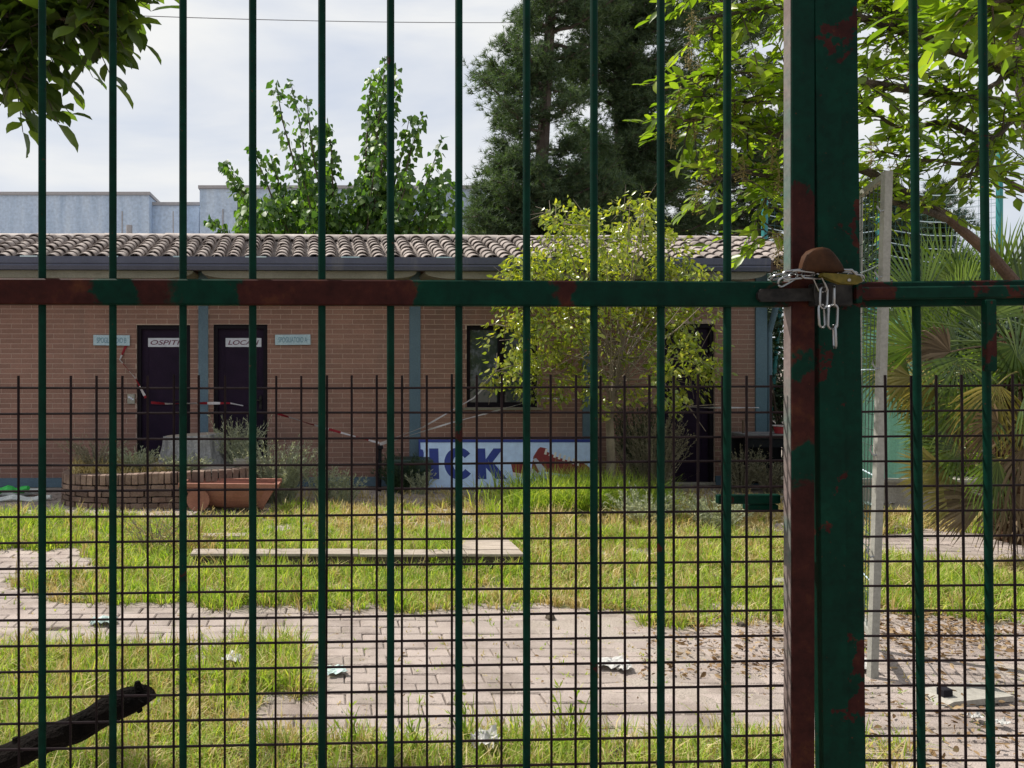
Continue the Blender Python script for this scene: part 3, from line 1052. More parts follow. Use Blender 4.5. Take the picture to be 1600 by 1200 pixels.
put('cap', MB().bevbox(.036, .036, .022, .008, Matrix.Translation((.005, 0, .52))), M['black'], t)
t = thing('plastic_bin', (P(640, 770, 9.2).x, 9.2, 0), 'dark green plastic crate half hidden by weeds left of the sneaker board', 'crate')
put('body', MB().add([(-.2, -.13, 0), (.2, -.13, 0), (.2, .13, 0), (-.2, .13, 0), (-.24, -.16, .34), (.24, -.16, .34), (.24, .16, .34), (-.24, .16, .34)],
                     [(0, 3, 2, 1), (4, 5, 6, 7), (0, 1, 5, 4), (1, 2, 6, 5), (2, 3, 7, 6), (3, 0, 4, 7)]), M['bin'], t)
put('lid', MB().bevbox(.26, .18, .02, .01, Matrix.Translation((0, 0, .362))), M['bin'], t)

# ------------------------------------------------------------ round brick planter
PC = Vector((-1.78, 8.62, 0))
pl = thing('brick_planter', PC, 'curved raised planter of old red bricks with weeds and a tree stump', 'planter')
def sup(t, a, b, n=3.2):
    c, s = math.cos(t), math.sin(t)
    return (a * abs(c) ** (2 / n) * (1 if c > 0 else -1), b * abs(s) ** (2 / n) * (1 if s > 0 else -1))
ra, rbb = 1.06, .60
ring = [sup(2 * PI * i / 720, ra, rbb) for i in range(721)]
cum = [0]
for i in range(720): cum.append(cum[-1] + math.dist(ring[i], ring[i + 1]))
def ring_at(s):
    s = s % cum[-1]
    i = np.searchsorted(cum, s) - 1
    i = max(0, min(719, int(i)))
    u = (s - cum[i]) / max(1e-9, cum[i + 1] - cum[i])
    p = Vector(ring[i]).lerp(Vector(ring[i + 1]), u)
    d = (Vector(ring[i + 1]) - Vector(ring[i])).normalized()
    return p, math.atan2(d.y, d.x)
pbm = MB().bevbox(.5, .5, .5, .05).mesh('brick'); pbm.materials.append(M['pbrick'])
def top_scale(x): return .93 + .10 * x
for course in range(5):
    if course < 4: L_, h_, z_ = .145, .062, .005 + course * .068
    else: L_, h_, z_ = .068, .125, .28
    n_ = int(cum[-1] / L_)
    for i in range(n_):
        s = (i + (.5 if course % 2 else 0)) * cum[-1] / n_
        p, a = ring_at(s)
        if p.y > .35: continue
        mt = Matrix.Translation((p.x, p.y + random.gauss(0, .005), (z_ + h_ / 2) * top_scale(p.x))) @ Matrix.Rotation(a + random.gauss(0, .05), 4, 'Z') @ \
            Matrix.Rotation(random.gauss(0, .035), 4, 'Y') @ Matrix.Diagonal((cum[-1] / n_ - .009, .12, h_ * top_scale(p.x) - .004, 1))
        put('brick', pbm, None, pl, mt)
lin = MB()
core = [sup(2 * PI * i / 60, ra - .035, rbb - .035) for i in range(60)]
lin.prism([(x, 0) for x, y in core], 0, 1)
n_ = 60
lin = MB()
lin.v = [(x, y, -.02) for x, y in core] + [(x, y, .335 * top_scale(x)) for x, y in core]
lin.f = [(i, (i + 1) % n_, n_ + (i + 1) % n_, n_ + i) for i in range(n_)] + [tuple(range(n_, 2 * n_))]
put('mortar_core', lin, M['concrete'], pl)
soilm = MB(); soilm.v = [(x * .9, y * .85, .35 * top_scale(x)) for x, y in core] + [(0, 0, .42)]
soilm.f = [(i, (i + 1) % n_, n_) for i in range(n_)]
put('soil', soilm, M['soil'], pl)

# stump in the planter
st = thing('tree_stump', (P(300, 700, 8.75).x, 8.75, .36), 'thick grey sawn tree stump standing inside the brick planter', 'stump')
sm = MB(); n_ = 36
rings = [(-.02, .42), (.1, .37), (.22, .345), (.34, .335), (.345, .31)]
for (z_, r0) in rings:
    for i in range(n_):
        t = 2 * PI * i / n_
        rr = r0 * (1 + .05 * math.sin(5 * t + 1) + .035 * math.sin(13 * t) + .02 * random.uniform(-1, 1))
        sm.v.append((rr * math.cos(t), rr * .7 * math.sin(t), z_ + (.02 * math.cos(t) if z_ > .3 else 0)))
for l in range(len(rings) - 1):
    for i in range(n_):
        j = (i + 1) % n_
        sm.f.append((l * n_ + i, l * n_ + j, (l + 1) * n_ + j, (l + 1) * n_ + i))
put('trunk', sm, M['barkgrey'], st)
cm = MB(); cm.v = [sm.v[(len(rings) - 1) * n_ + i] for i in range(n_)] + [(0, 0, .352)]
cm.f = [(i, (i + 1) % n_, n_) for i in range(n_)]
put('cut_face', cm, M['plank'], st)
cb = thing('concrete_block', P(385, 722, 8.35), 'pale flat concrete block lying on the right rim of the planter', 'block', rot=(0, R(2), R(8)))
put('slab', MB().bevbox(.14, .09, .028, .006), M['concrete'], cb)
put('mortar_lump', MB().bevbox(.045, .04, .016, .008, Matrix.Translation((.03, .01, .043))), M['concrete'], cb)

# terracotta trough tipped against the planter
tr = thing('terracotta_pot', (P(362, 790, 7.88).x, 7.84, 0.0), 'broken terracotta trough tipped over against the planter wall', 'pot', rot=(0, 0, R(-3)))
# bowl shape: rounded section extruded along x, open towards the sky and the left end
n_ = 14
tm_ = MB()
def sec(xp, sc, dz=0):
    pts_ = []
    for i in range(n_ + 1):
        t = PI * i / n_
        pts_.append((xp * (1 - .30 * math.sin(t)), -math.cos(t) * .17 * sc, .285 - math.sin(t) * .25 * sc + dz))
    return pts_
secs = [(-.46, 1.0, .02), (-.38, .86, .0), (-.27, .92, 0), (0, .95, -.005), (.27, .92, -.01), (.38, .84, -.015), (.455, .95, -.03)]
for s_ in secs: tm_.v += sec(*s_)
for s_ in secs:
    tm_.v += [(x * .96, y * .9, z + .014) for x, y, z in sec(*s_)]
ns_ = len(secs); n1 = n_ + 1
for l in range(ns_ - 1):
    for i in range(n_):
        tm_.f.append((l * n1 + i, (l + 1) * n1 + i, (l + 1) * n1 + i + 1, l * n1 + i + 1))
        o_ = ns_ * n1
        tm_.f.append((o_ + l * n1 + i + 1, o_ + (l + 1) * n1 + i + 1, o_ + (l + 1) * n1 + i, o_ + l * n1 + i))
for l in (0, ns_ - 1):
    tm_.f.append(tuple(l * n1 + i for i in range(n1)))
put('trough', tm_, M['terracotta'], tr)
rim = MB()
rim.box(-.50, .50, -.195, -.155, .275, .315).box(-.50, .50, .155, .195, .275, .315).box(-.50, -.455, -.155, .155, .276, .314).box(.44, .49, -.155, .155, .25, .29)
put('rim', rim, M['terracotta'], tr)
put('end_disc', MB().tube([(-.30, -.195, .15), (-.30, -.165, .15)], .115, 20), M['terracotta'], tr)

# ------------------------------------------------------------ herbs and shrubs
def herb(base, h, spread, n_stem, mat, label, cat='shrub', seed=0, leafy=10, group=None, lw=.011, name='shrub', ll=.035):
    rs = random.Random(seed)
    root = thing(name, base, label, cat, group)
    stems = MB(); pos, dr = [], []
    for i in range(n_stem):
        a = rs.uniform(0, 2 * PI); r0 = rs.uniform(0, spread * .35)
        p = Vector((r0 * math.cos(a), r0 * math.sin(a) * .7, -.02))
        ln = h * rs.uniform(.55, 1.05)
        out_v = Vector((math.cos(a), math.sin(a) * .7, 0)) * spread * rs.uniform(.2, 1)
        pts_ = []
        for k in range(6):
            u = k / 5
            pts_.append(p + Vector((out_v.x * u ** 1.3, out_v.y * u ** 1.3, ln * (u - .12 * u * u * rs.uniform(0, 1.6)))) + Vector((rs.gauss(0, .006),) * 3))
        stems.tube(pts_, [.004 * (1 - .7 * k / 5) for k in range(6)], 3)
        for k in range(int(leafy * 1.5)):
            u = rs.uniform(.15, 1.0)
            q = u * 5; i0 = min(4, int(q))
            pos.append(pts_[i0].lerp(pts_[i0 + 1], q - i0))
            d = (pts_[i0 + 1] - pts_[i0]).normalized() + Vector((rs.gauss(0, .7), rs.gauss(0, .7), rs.gauss(.1, .5)))
            dr.append(d.normalized())
    put('stems', stems, mat, root)['kind'] = 'stuff'
    if pos:
        pos = np.array([tuple(p) for p in pos]) + np.array(root.location)
        A = frame(pos, np.array([tuple(d) for d in dr]), rand_unit(len(pos)), RNG.uniform(.7, 1.5, len(pos)) * ll, RNG.uniform(.6, 1.3, len(pos)) * ll * .6)
        leaves(root, A, SMALL_V, SMALL_F, mat, 0, crown_name='foliage')
    return root


def at_ground(px, y): return Vector(((px - 510) / 1200 * y, y, 0))


pt = .34
herb(Vector((P(150, 0, 8.55).x, 8.6, pt)), .42, .42, 70, M['dryherb'], 'dry tangled brown herb at the left end of the planter', 'herb', 1, 14, name='herb')
herb(Vector((P(215, 0, 8.4).x, 8.35, pt)), .30, .3, 60, M['grey_herb'], 'low grey-green herb in the planter before the stump left side', 'herb', 2, 16, name='herb')
herb(Vector((P(290, 0, 8.25).x, 8.22, pt)), .22, .3, 60, M['grey_herb'], 'silvery herb in the planter right in front of the stump', 'herb', 3, 18, name='herb')
herb(Vector((P(372, 0, 8.6).x, 8.62, pt)), .62, .34, 90, M['grey_herb'], 'tall silvery herb with upright tips right of the stump', 'herb', 4, 18, name='herb')
herb(Vector((P(435, 0, 8.4).x, 8.35, 0)), .74, .48, 200, M['grey_herb'], 'big grey-green bush spilling beside the right end of the planter', 'shrub', 5, 20)
herb(at_ground(505, 8.3), .45, .2, 50, M['grey_herb'], 'small grey-green bush between the planter bush and the tape post', 'shrub', 6, 18)
herb(at_ground(540, 8.25), .40, .2, 50, M['grey_herb'], 'thin pale weed just left of the tape post', 'weed', 16, 16, name='weed')
herb(at_ground(625, 9.0), .5, .3, 90, M['shrubdark'], 'dark low bush at the left end of the sneaker board', 'shrub', 7, 22)
herb(at_ground(655, 8.9), .32, .16, 40, M['grey_herb'], 'grey weed overlapping the lower left corner of the sneaker board', 'weed', 17, 16, name='weed')
herb(at_ground(1020, 8.9), 1.0, .42, 200, M['dryherb'], 'tall dry brown bush between the small tree and the right door', 'shrub', 8, 26)
herb(at_ground(1000, 9.1), 1.15, .3, 140, M['shrubdark'], 'dark twiggy bush behind the small yellowing tree trunk', 'shrub', 18, 30)
herb(at_ground(1158, 9.0), .62, .25, 70, M['dryherb'], 'dry weed growing at the left leg of the black bench', 'weed', 9, 18, name='weed')
herb(at_ground(1205, 8.95), .50, .3, 80, M['dryherb'], 'bristly dry weed in front of the black bench', 'weed', 10, 18, name='weed')
herb(at_ground(1120, 7.0), .33, .3, 80, M['grey_herb'], 'low grey-green weed clump in the lawn behind the gate latch', 'weed', 11, 18, name='weed')
herb(at_ground(1010, 7.2), .34, .35, 90, M['grey_herb'], 'grey-green weed clump at the edge of the tall grass under the tree', 'weed', 12, 18, name='weed')
herb(at_ground(240, 6.2), .38, .35, 45, M['dryherb'], 'thin brown seeding weed standing in the lawn left of the deck', 'weed', 13, 5, name='weed')
herb(at_ground(300, 6.0), .42, .4, 45, M['grassdry'], 'airy straw-coloured weed at the left end of the deck', 'weed', 14, 5, name='weed')
for (px, yg, h_, lb) in ((545, 2.95, .24, 'lone thin grass stalk in the paving left of the middle of the yard'), (650, 2.9, .28, 'wiry two-stemmed weed near the foot of the gate'),
                         (735, 3.0, .30, 'tall wiry weed in the paving near the gate centre'), (888, 3.05, .26, 'small upright weed on the paving toward the right of the left leaf'),
                         (1378, 5.0, .28, 'spindly weed beside the grey mesh panel post')):
    herb(at_ground(px, yg), h_, .07, 7, M['grass'], lb, 'weed', int(px), 5, name='weed')

# ------------------------------------------------------------ weathered planks frame in the lawn
dk = thing('wooden_deck', (0, 5.6, 0), 'long low weathered plank frame lying in the lawn with grass inside', 'deck')
yF, yB = 5.62, 6.14
def board(x0, x1, y0, y1, z=.105, th=.022, rz=0):
    mt = Matrix.Translation(((x0 + x1) / 2, (y0 + y1) / 2 - 5.6, z + random.gauss(0, .002))) @ Matrix.Rotation(rz, 4, 'Z') @ Matrix.Rotation(random.gauss(0, .01), 4, 'X')
    put('plank', MB().bevbox((x1 - x0) / 2, (y1 - y0) / 2, th / 2, .003), M['plank'], dk, mt)
fx0, fx1 = -1.00, 1.45
seg = [fx0, -.42, .24, .80, fx1 - .42]
for a_, b_ in zip(seg[:-1], seg[1:]):
    board(a_ + .004, b_ - .004, yF, yF + .15)
yy_ = yF
while yy_ < yB:
    board(fx1 - .415, fx1, yy_ + .004, yy_ + .132)
    if random.random() < .3: board(fx0, fx0 + .34, yy_ + .165, yy_ + .290, rz=.03)
    yy_ += .137
for (x_, l_) in ((fx0 + .02, .5), (-.3, .5), (.3, .45), (.82, .6)):
    put('bearer', MB().box(x_, x_ + l_, yF + .012 - 5.6, yF + .05 - 5.6, -.02, .092), M['bark'], dk)
put('end_bearer', MB().box(fx1 - .05, fx1 - .012, yF + .06 - 5.6, yB - .05 - 5.6, -.02, .092), M['bark'], dk)

# ------------------------------------------------------------ black bench by the wall, bucket
t = thing('brick_barbecue', (P(1190, 0, 9.2).x, 9.2, 0), 'black sooty metal workbench with slate top standing by the right blue post', 'bench')
put('tabletop', MB().bevbox(.36, .2, .022, .006, Matrix.Translation((.06, 0, .66))), M['slate'], t)
put('apron', MB().box(-.28, .40, -.18, -.16, .53, .637), M['black'], t)
for sx in (-.27, .37):
    for sy in (-.16, .15):
        put('leg', MB().box(sx - .022, sx + .022, sy - .022, sy + .022, -.02, .636), M['black'], t)
put('shelf', MB().box(-.24, .34, -.13, .12, .18, .2), M['black'], t)
put('back_panel', MB().box(-.24, .34, .175, .19, .05, .63), M['black'], t)
put('upright_rod', MB().tube([(-.22, 0, .682), (-.22, 0, .84)], .014, 8), M['barkred'], t)
t.name = 'metal_bench'
t = thing('plastic_bucket', (P(1219, 0, 9.15).x, 9.15, .684), 'small dark red plastic bucket standing on the black bench', 'bucket')
bk = MB(); bk.tube([(0, 0, 0), (0, 0, .09)], [.06, .075], 14)
put('body', bk, M['binred'], t)
put('rim', MB().tube([(.078 * math.cos(2 * PI * i / 16), .078 * math.sin(2 * PI * i / 16), .09) for i in range(16)], .006, 6, True), M['tapewhite'], t)

# ------------------------------------------------------------ rolled sheeting at the left
def roll(x0, x1, y, r, mat, nm, lab, dz=0.0, ry=0.0):
    t = thing('rolled_tarp', (x0, y, r), lab, 'tarp')
    pts_ = [(u * (x1 - x0), math.sin(u * 9) * .03, dz + .015 * math.sin(u * 14) - ry * u) for u in [i / 14 for i in range(15)]]
    put('sheet', MB().tube(pts_, [r * (.85 + .2 * math.sin(i * 1.7)) for i in range(15)], 9), mat, t)
    put('loose_edge', MB().tube([(p[0], p[1] - r * .9, p[2] - r * .3) for p in pts_[2:12]], [r * .35] * 10, 6), mat, t)
roll(-4.6, -3.28, 8.75, .045, M['tarp'], 's', 'grey-white plastic sheet rolled along the ground at the foot of the wall')
roll(-3.95, -3.02, 8.42, .035, M['tarp'], 's', 'thin pale roll of sheeting lying nearest the planter')
roll(-3.85, -3.35, 8.62, .04, M['tarpgreen'], 's', 'short bright green plastic roll lying on the pale sheets', .06)

# ------------------------------------------------------------ far grey-blue building
fb = thing('concrete_hall', (-8, 30, 0), 'long windowless grey-blue rendered hall with stepped parapet far behind the roof', 'building')
def fseg(px0, px1, py, y, nm='wall_block'):
    a_, b_ = P(px0, py, y), P(px1, py, y)
    put(nm, MB().box(a_.x, b_.x, y, y + 9, -.1, a_.z), M['farwall'], fb, world=True)
    put('coping', MB().box(a_.x - .05, b_.x + (.05 if nm else 0), y - .08, y + 9.05, a_.z + .003, a_.z + .12), M['coping'], fb, world=True)
fseg(-520, 233, 305, 30)
fseg(234, 311, 321, 30.6)
fseg(312, 760, 295, 29.6)
for px in (-60, 60, 190, 270, 350, 420):
    put('joint_strip', MB().box(P(px, 0, 29.9).x - .02, P(px, 0, 29.9).x + .02, 29.55 if px > 311 else 29.97, 29.999 if px < 311 else 29.6, 0, P(0, 330, 30).z), M['coping'], fb, world=True)
put('vent_pipe', MB().tube([P(202, 366, 29), P(202, 352, 29)], .12, 8), M['coping'], fb, world=True)
# cable across the sky
cb0, cb1 = P(-260, 2, 26), P(1200, 26, 40)
t = thing('overhead_cable', cb0, 'thin dark overhead cable crossing the sky above the hall', 'cable')
mid = curve_pts(cb0, cb1, -.5, 24)
put('cable', MB().tube(mid, .016, 5), M['cable'], t, world=True)

# ------------------------------------------------------------ trees
def tree_root(name, base, label, cat='tree', group=None):
    return thing(name, base, label, cat, group)


def cloud_leaves(centres, radii, n, flat=1.0):
    """leaf positions in the outer shell of many small clumps"""
    centres = np.asarray(centres, float); radii = np.asarray(radii, float)
    wgt = radii ** 2; wgt = wgt / wgt.sum()
    i = RNG.choice(len(centres), n, p=wgt)
    u = rand_unit(n)
    r = radii[i] * RNG.uniform(.25, 1.0, n) ** .5
    p = centres[i] + u * r[:, None] * np.array([1, 1, flat])
    return p, u, i


# poplar-like tree behind the roof
PY = 14.0
base = Vector((P(545, 0, PY).x, PY, 0))
pop = tree_root('poplar_tree', base, 'bright green multi-stemmed poplar rising behind the tiled roof', )
tips = [(345, 255, .8), (360, 262, .6), (430, 130, 0), (455, 128, .2), (478, 150, -.3), (500, 178, .4), (512, 185, .1), (582, 118, 0), (603, 88, .1), (618, 112, -.3), (592, 104, .2), (611, 100, .3), (598, 140, -.2), (588, 165, .3), (614, 150, .1), (640, 185, .2),
        (660, 178, -.2), (690, 215, .4), (700, 265, .3), (393, 228, .1), (375, 300, -.2), (330, 340, .2), (420, 240, .5), (468, 240, -.6), (590, 215, -.7), (640, 270, -.8), (560, 300, .6), (480, 330, -.9), (520, 320, .9),
        (610, 330, -.9), (680, 310, -.6), (430, 310, -.5), (400, 330, .7), (715, 330, .2), (650, 345, .5)]
limbs = MB()
limbs.tube([base, base + Vector((.05, 0, .9)), base + Vector((-.02, .05, 1.9))], [.2, .16, .13], 9)
fork = base + Vector((-.02, .05, 1.7))
PO, DR, SZ = [], [], []
for (px, py, dy) in tips:
    tip = P(px, py, PY + dy)
    midp = fork.lerp(tip, .45) + Vector((0, 0, -.1 * abs(tip.x - fork.x)))
    midp.z = fork.z + (tip.z - fork.z) * .35
    pts_ = []
    for k in range(10):
        u = k / 9
        a_ = fork.lerp(midp, u); b_ = midp.lerp(tip, u)
        pts_.append(a_.lerp(b_, u) + Vector((random.gauss(0, .02), random.gauss(0, .02), 0)))
    limbs.tube(pts_, [.055 * (1 - u_ / 9) + .006 for u_ in range(10)], 5)
    nl = 215
    for _ in range(nl):
        u = random.uniform(.28, 1.0)
        q = u * 9; i0 = min(8, int(q))
        c = pts_[i0].lerp(pts_[i0 + 1], q - i0)
        rr = (.09 + .40 * (1 - u)) * random.random() ** .5 * 1.15
        v = Vector((random.gauss(0, 1), random.gauss(0, 1), random.gauss(0, .8))).normalized()
        PO.append(tuple(c + v * rr)); DR.append((v.x * .6, v.y * .6, -.75 + random.gauss(0, .3)))
put('trunk', limbs, M['bark'], pop, world=True)
n = 2600       # the dense body of the crown
cx = []
for _ in range(46):
    px = random.uniform(385, 712); py = random.uniform(295, 400) if 430 < px < 690 else random.uniform(325, 400)
    cx.append(tuple(P(px, py, PY + random.uniform(-.7, 1.2))))
p_, u_, i_ = cloud_leaves(cx, [random.uniform(.28, .45) for _ in cx], 4600)
PO = np.vstack([np.array(PO), p_]); DR = np.vstack([np.array(DR), u_ * [.6, .6, .2] + [0, 0, -.7]])
A = frame(PO, DR, rand_unit(len(PO)), RNG.uniform(.085, .145, len(PO)))
leaves(pop, A, HEART_V, HEART_F, M['poplar'], 296)


# pines
def pine(name, px_base, y, trunk_pts, limbs_px, label, tufts_per, mat=M['pine'], tl=.17, spread=.42):
    base = Vector((P(px_base, 0, y).x, y, 0))
    root = tree_root(name, base, label)
    tp = [base] + [P(a, b, y) for a, b in trunk_pts]
    put('trunk', MB().tube(tp, [.26 * (1 - .75 * i / (len(tp) - 1)) for i in range(len(tp))], 8), M['pinebark'], root, world=True)
    def trunk_at(z):
        for a_, b_ in zip(tp[:-1], tp[1:]):
            if a_.z <= z <= b_.z: return a_.lerp(b_, (z - a_.z) / max(1e-6, b_.z - a_.z))
        return tp[-1]
    limb = MB(); pos, dr = [], []
    for (px, py) in limbs_px:
        dy = random.uniform(-1.6, 1.6)
        tip = P(px, py, y + dy)
        st_ = trunk_at(tip.z - random.uniform(.0, .7) - .1 * abs(tip.x - base.x))
        pts_ = [st_.lerp(tip, k / 7) + Vector((random.gauss(0, .05), random.gauss(0, .05), -.18 * math.sin(PI * k / 7) + random.gauss(0, .03))) for k in range(8)]
        limb.tube(pts_, [.05 * (1 - k / 8) + .008 for k in range(8)], 5)
        for _ in range(5):
            u = random.uniform(.35, .95); q = u * 7; i0 = min(6, int(q))
            c = pts_[i0].lerp(pts_[i0 + 1], q - i0)
            e_ = c + Vector((random.gauss(0, .35), random.gauss(0, .35), random.gauss(.1, .2)))
            limb.tube([c, e_], [.012, .005], 4)
            for _k in range(tufts_per // 8):
                v = c.lerp(e_, random.uniform(.3, 1.1)) + Vector((random.gauss(0, .09), random.gauss(0, .09), random.gauss(0, .07)))
                pos.append(tuple(v)); d = (e_ - c).normalized(); dr.append((d.x + random.gauss(0, .3), d.y + random.gauss(0, .3), d.z + .35))
        for _ in range(tufts_per):
            u = random.betavariate(2.4, 1.1)
            q = u * 7; i0 = min(6, int(q))
            c = pts_[i0].lerp(pts_[i0 + 1], q - i0)
            s_ = spread * (1.15 - u * .75)
            v = c + Vector((random.gauss(0, s_ * .7), random.gauss(0, s_ * .7), random.gauss(0, s_ * .45)))
            pos.append(tuple(v)); dr.append((tip.x - st_.x + random.gauss(0, 1), random.gauss(0, 1.2), random.gauss(.6, .7)))
    put('limbs', limb, M['pinebark'], root, world=True)
    # a tuft: a whorl of narrow needles
    TV, TF = [], []
    rs = random.Random(5)
    for k in range(11):
        a_ = 2 * PI * k / 11 + rs.uniform(-.2, .2); el = rs.uniform(.35, 1.1)
        d = Vector((math.cos(a_) * math.sin(el), math.cos(el), math.sin(a_) * math.sin(el)))
        s_ = d.cross(Vector((rs.gauss(0, 1), rs.gauss(0, 1), rs.gauss(0, 1)))).normalized() * .055
        b0 = len(TV)
        o_ = Vector((0, -rs.uniform(0, .5), 0))
        TV += [tuple(o_ - s_), tuple(o_ + s_), tuple(o_ + d)]
        TF.append((b0, b0 + 1, b0 + 2))
    pos = np.array(pos)
    A = frame(pos, np.array(dr), rand_unit(len(pos)), RNG.uniform(.6, 1.25, len(pos)) * tl)
    o = leaves(root, A, TV, TF, mat, 0)
    return root


def fill(poly_rows, n):
    """limb ends spread between a left and a right outline given by rows (py, left px, right px)"""
    out_ = []
    ys = [r[0] for r in poly_rows]
    for _ in range(n):
        py = random.uniform(ys[0], ys[-1])
        for a_, b_ in zip(poly_rows[:-1], poly_rows[1:]):
            if a_[0] <= py <= b_[0]:
                t_ = (py - a_[0]) / (b_[0] - a_[0])
                l = a_[1] + (b_[1] - a_[1]) * t_; r = a_[2] + (b_[2] - a_[2]) * t_
                u = random.random()
                u = 0 if u < .24 else (1 if u > .76 else random.random())
                out_.append((l + (r - l) * u, py))
                break
    return out_


left_tips = [(738, 112), (745, 118), (762, 100), (752, 122), (768, 178), (772, 190), (780, 60), (800, 50), (812, 20), (800, 85), (765, 235), (748, 262), (742, 300), (735, 330), (728, 355), (735, 370), (770, 215), (785, 160),
             (790, 120), (775, 280), (760, 310), (800, 200), (815, -30), (822, -70)]
random.seed(21)
pine('pine_tree', 838, 21, [(842, 420), (846, 260), (858, 60), (872, -120), (880, -260)],
     left_tips + fill([(-240, 850, 930), (-60, 830, 980), (60, 815, 965), (140, 800, 960), (220, 800, 950), (300, 760, 960), (400, 745, 980)], 80) + fill([(250, 745, 960), (400, 730, 980)], 45),
     'tall dark pine with a leaning trunk left of the small yellowing tree', 110)
random.seed(22)
pine('pine_tree', 975, 24, [(972, 420), (968, 200), (960, 0), (955, -200)],
     fill([(-220, 900, 1020), (-40, 880, 1060), (40, 880, 1050), (120, 890, 1010), (200, 890, 1020), (280, 880, 1080), (400, 860, 1110)], 100) + fill([(-60, 990, 1075), (100, 990, 1090), (260, 980, 1120), (420, 960, 1160)], 60),
     'dense dark pine standing behind the small yellowing tree', 120)
random.seed(23)
pine('pine_tree', 1130, 27, [(1132, 420), (1130, 200), (1128, 20), (1130, -120)],
     fill([(-120, 1090, 1160), (-20, 1070, 1200), (60, 1075, 1215), (150, 1030, 1240), (240, 1020, 1260), (330, 1020, 1280), (420, 1000, 1290)], 80) + fill([(200, 1010, 1250), (420, 1000, 1280)], 60),
     'dark conifer behind the bright privet leaves and the right end of the roof', 120)
random.seed(24)
pine('pine_tree', 1430, 19, [(1432, 430), (1434, 330)],
     fill([(285, 1380, 1470), (330, 1345, 1505), (400, 1335, 1530), (480, 1330, 1560), (560, 1330, 1600)], 60),
     'blue-green conifer behind the pitch net above the palm', 110, mat=M['shrubdark'])

# small yellowing tree before the wall
TYY = 8.35
random.seed(31)
base = Vector((P(952, 0, TYY + .2).x, TYY + .2, 0))
yt = tree_root('small_tree', base, 'small yellowing tree with glossy leaves in front of the brick wall')
lb = MB()
tr0 = [base + Vector((0, 0, -.05)), P(955, 720, TYY + .2), P(952, 650, TYY + .15), P(962, 590, TYY + .1), P(975, 520, TYY)]
lb.tube(tr0, [.065, .05, .042, .036, .03], 8)
blobs = [(880, 350, 34), (905, 375, 40), (860, 395, 42), (828, 430, 42), (985, 345, 40), (1000, 375, 48), (950, 385, 42), (1045, 400, 38), (1060, 440, 32), (810, 480, 42), (850, 460, 52), (905, 440, 55), (960, 440, 55), (1015, 440, 52),
         (800, 530, 42), (845, 520, 50), (890, 500, 50), (1040, 490, 50), (1085, 500, 38), (1095, 545, 34), (1060, 560, 42), (775, 580, 26), (815, 585, 36), (860, 580, 40), (1110, 580, 24), (1080, 600, 30), (1040, 600, 34),
         (905, 560, 42), (925, 600, 28), (1000, 500, 40), (945, 500, 40), (870, 620, 16), (835, 612, 20), (1050, 632, 18), (1100, 440, 20), (800, 440, 26), (975, 325, 20), (1010, 330, 18), (868, 340, 16), (920, 345, 22), (1120, 575, 16), (790, 510, 24), (1005, 560, 26), (960, 560, 26), (935, 635, 20), (985, 620, 22), (1075, 635, 18), (1120, 455, 14), (770, 600, 14), (1010, 312, 10), (860, 330, 10), (985, 312, 9)]
cx, rr = [], []
for (px, py, r0) in blobs:
    dy = random.uniform(-.75, .55)
    c = P(px, py, TYY + dy)
    cx.append(tuple(c)); rr.append(r0 / 1200 * TYY * 1.0)
    st_ = tr0[2].lerp(tr0[-1], random.uniform(.1, 1))
    pts_ = curve_pts(st_, c, .05, 6, .02)
    lb.tube(pts_, [.008 * (1 - k / 8) + .0015 for k in range(7)], 5)
    for _ in range(4):
        e_ = c + Vector((random.gauss(0, .12), random.gauss(0, .12), random.gauss(.02, .12)))
        lb.tube([c, e_], [.004, .002], 4)
put('trunk', lb, M['barktan'], yt, world=True)
p_, u_, i_ = cloud_leaves(cx, rr, 14500)
p_ += RNG.normal(size=p_.shape) * .03
k_ = np.array([noise.noise(Vector(q) * 3.6) + .45 * noise.noise(Vector(q) * 9) > -.10 for q in p_])
p_, u_ = p_[k_], u_[k_]
A = frame(p_, u_ * [.7, .7, .3] + [0, 0, -.45] + RNG.normal(size=p_.shape) * .35, rand_unit(len(p_)), RNG.uniform(.045, .085, len(p_)))
leaves(yt, A, OVAL_V, OVAL_F, M['yellowtree'], 0)


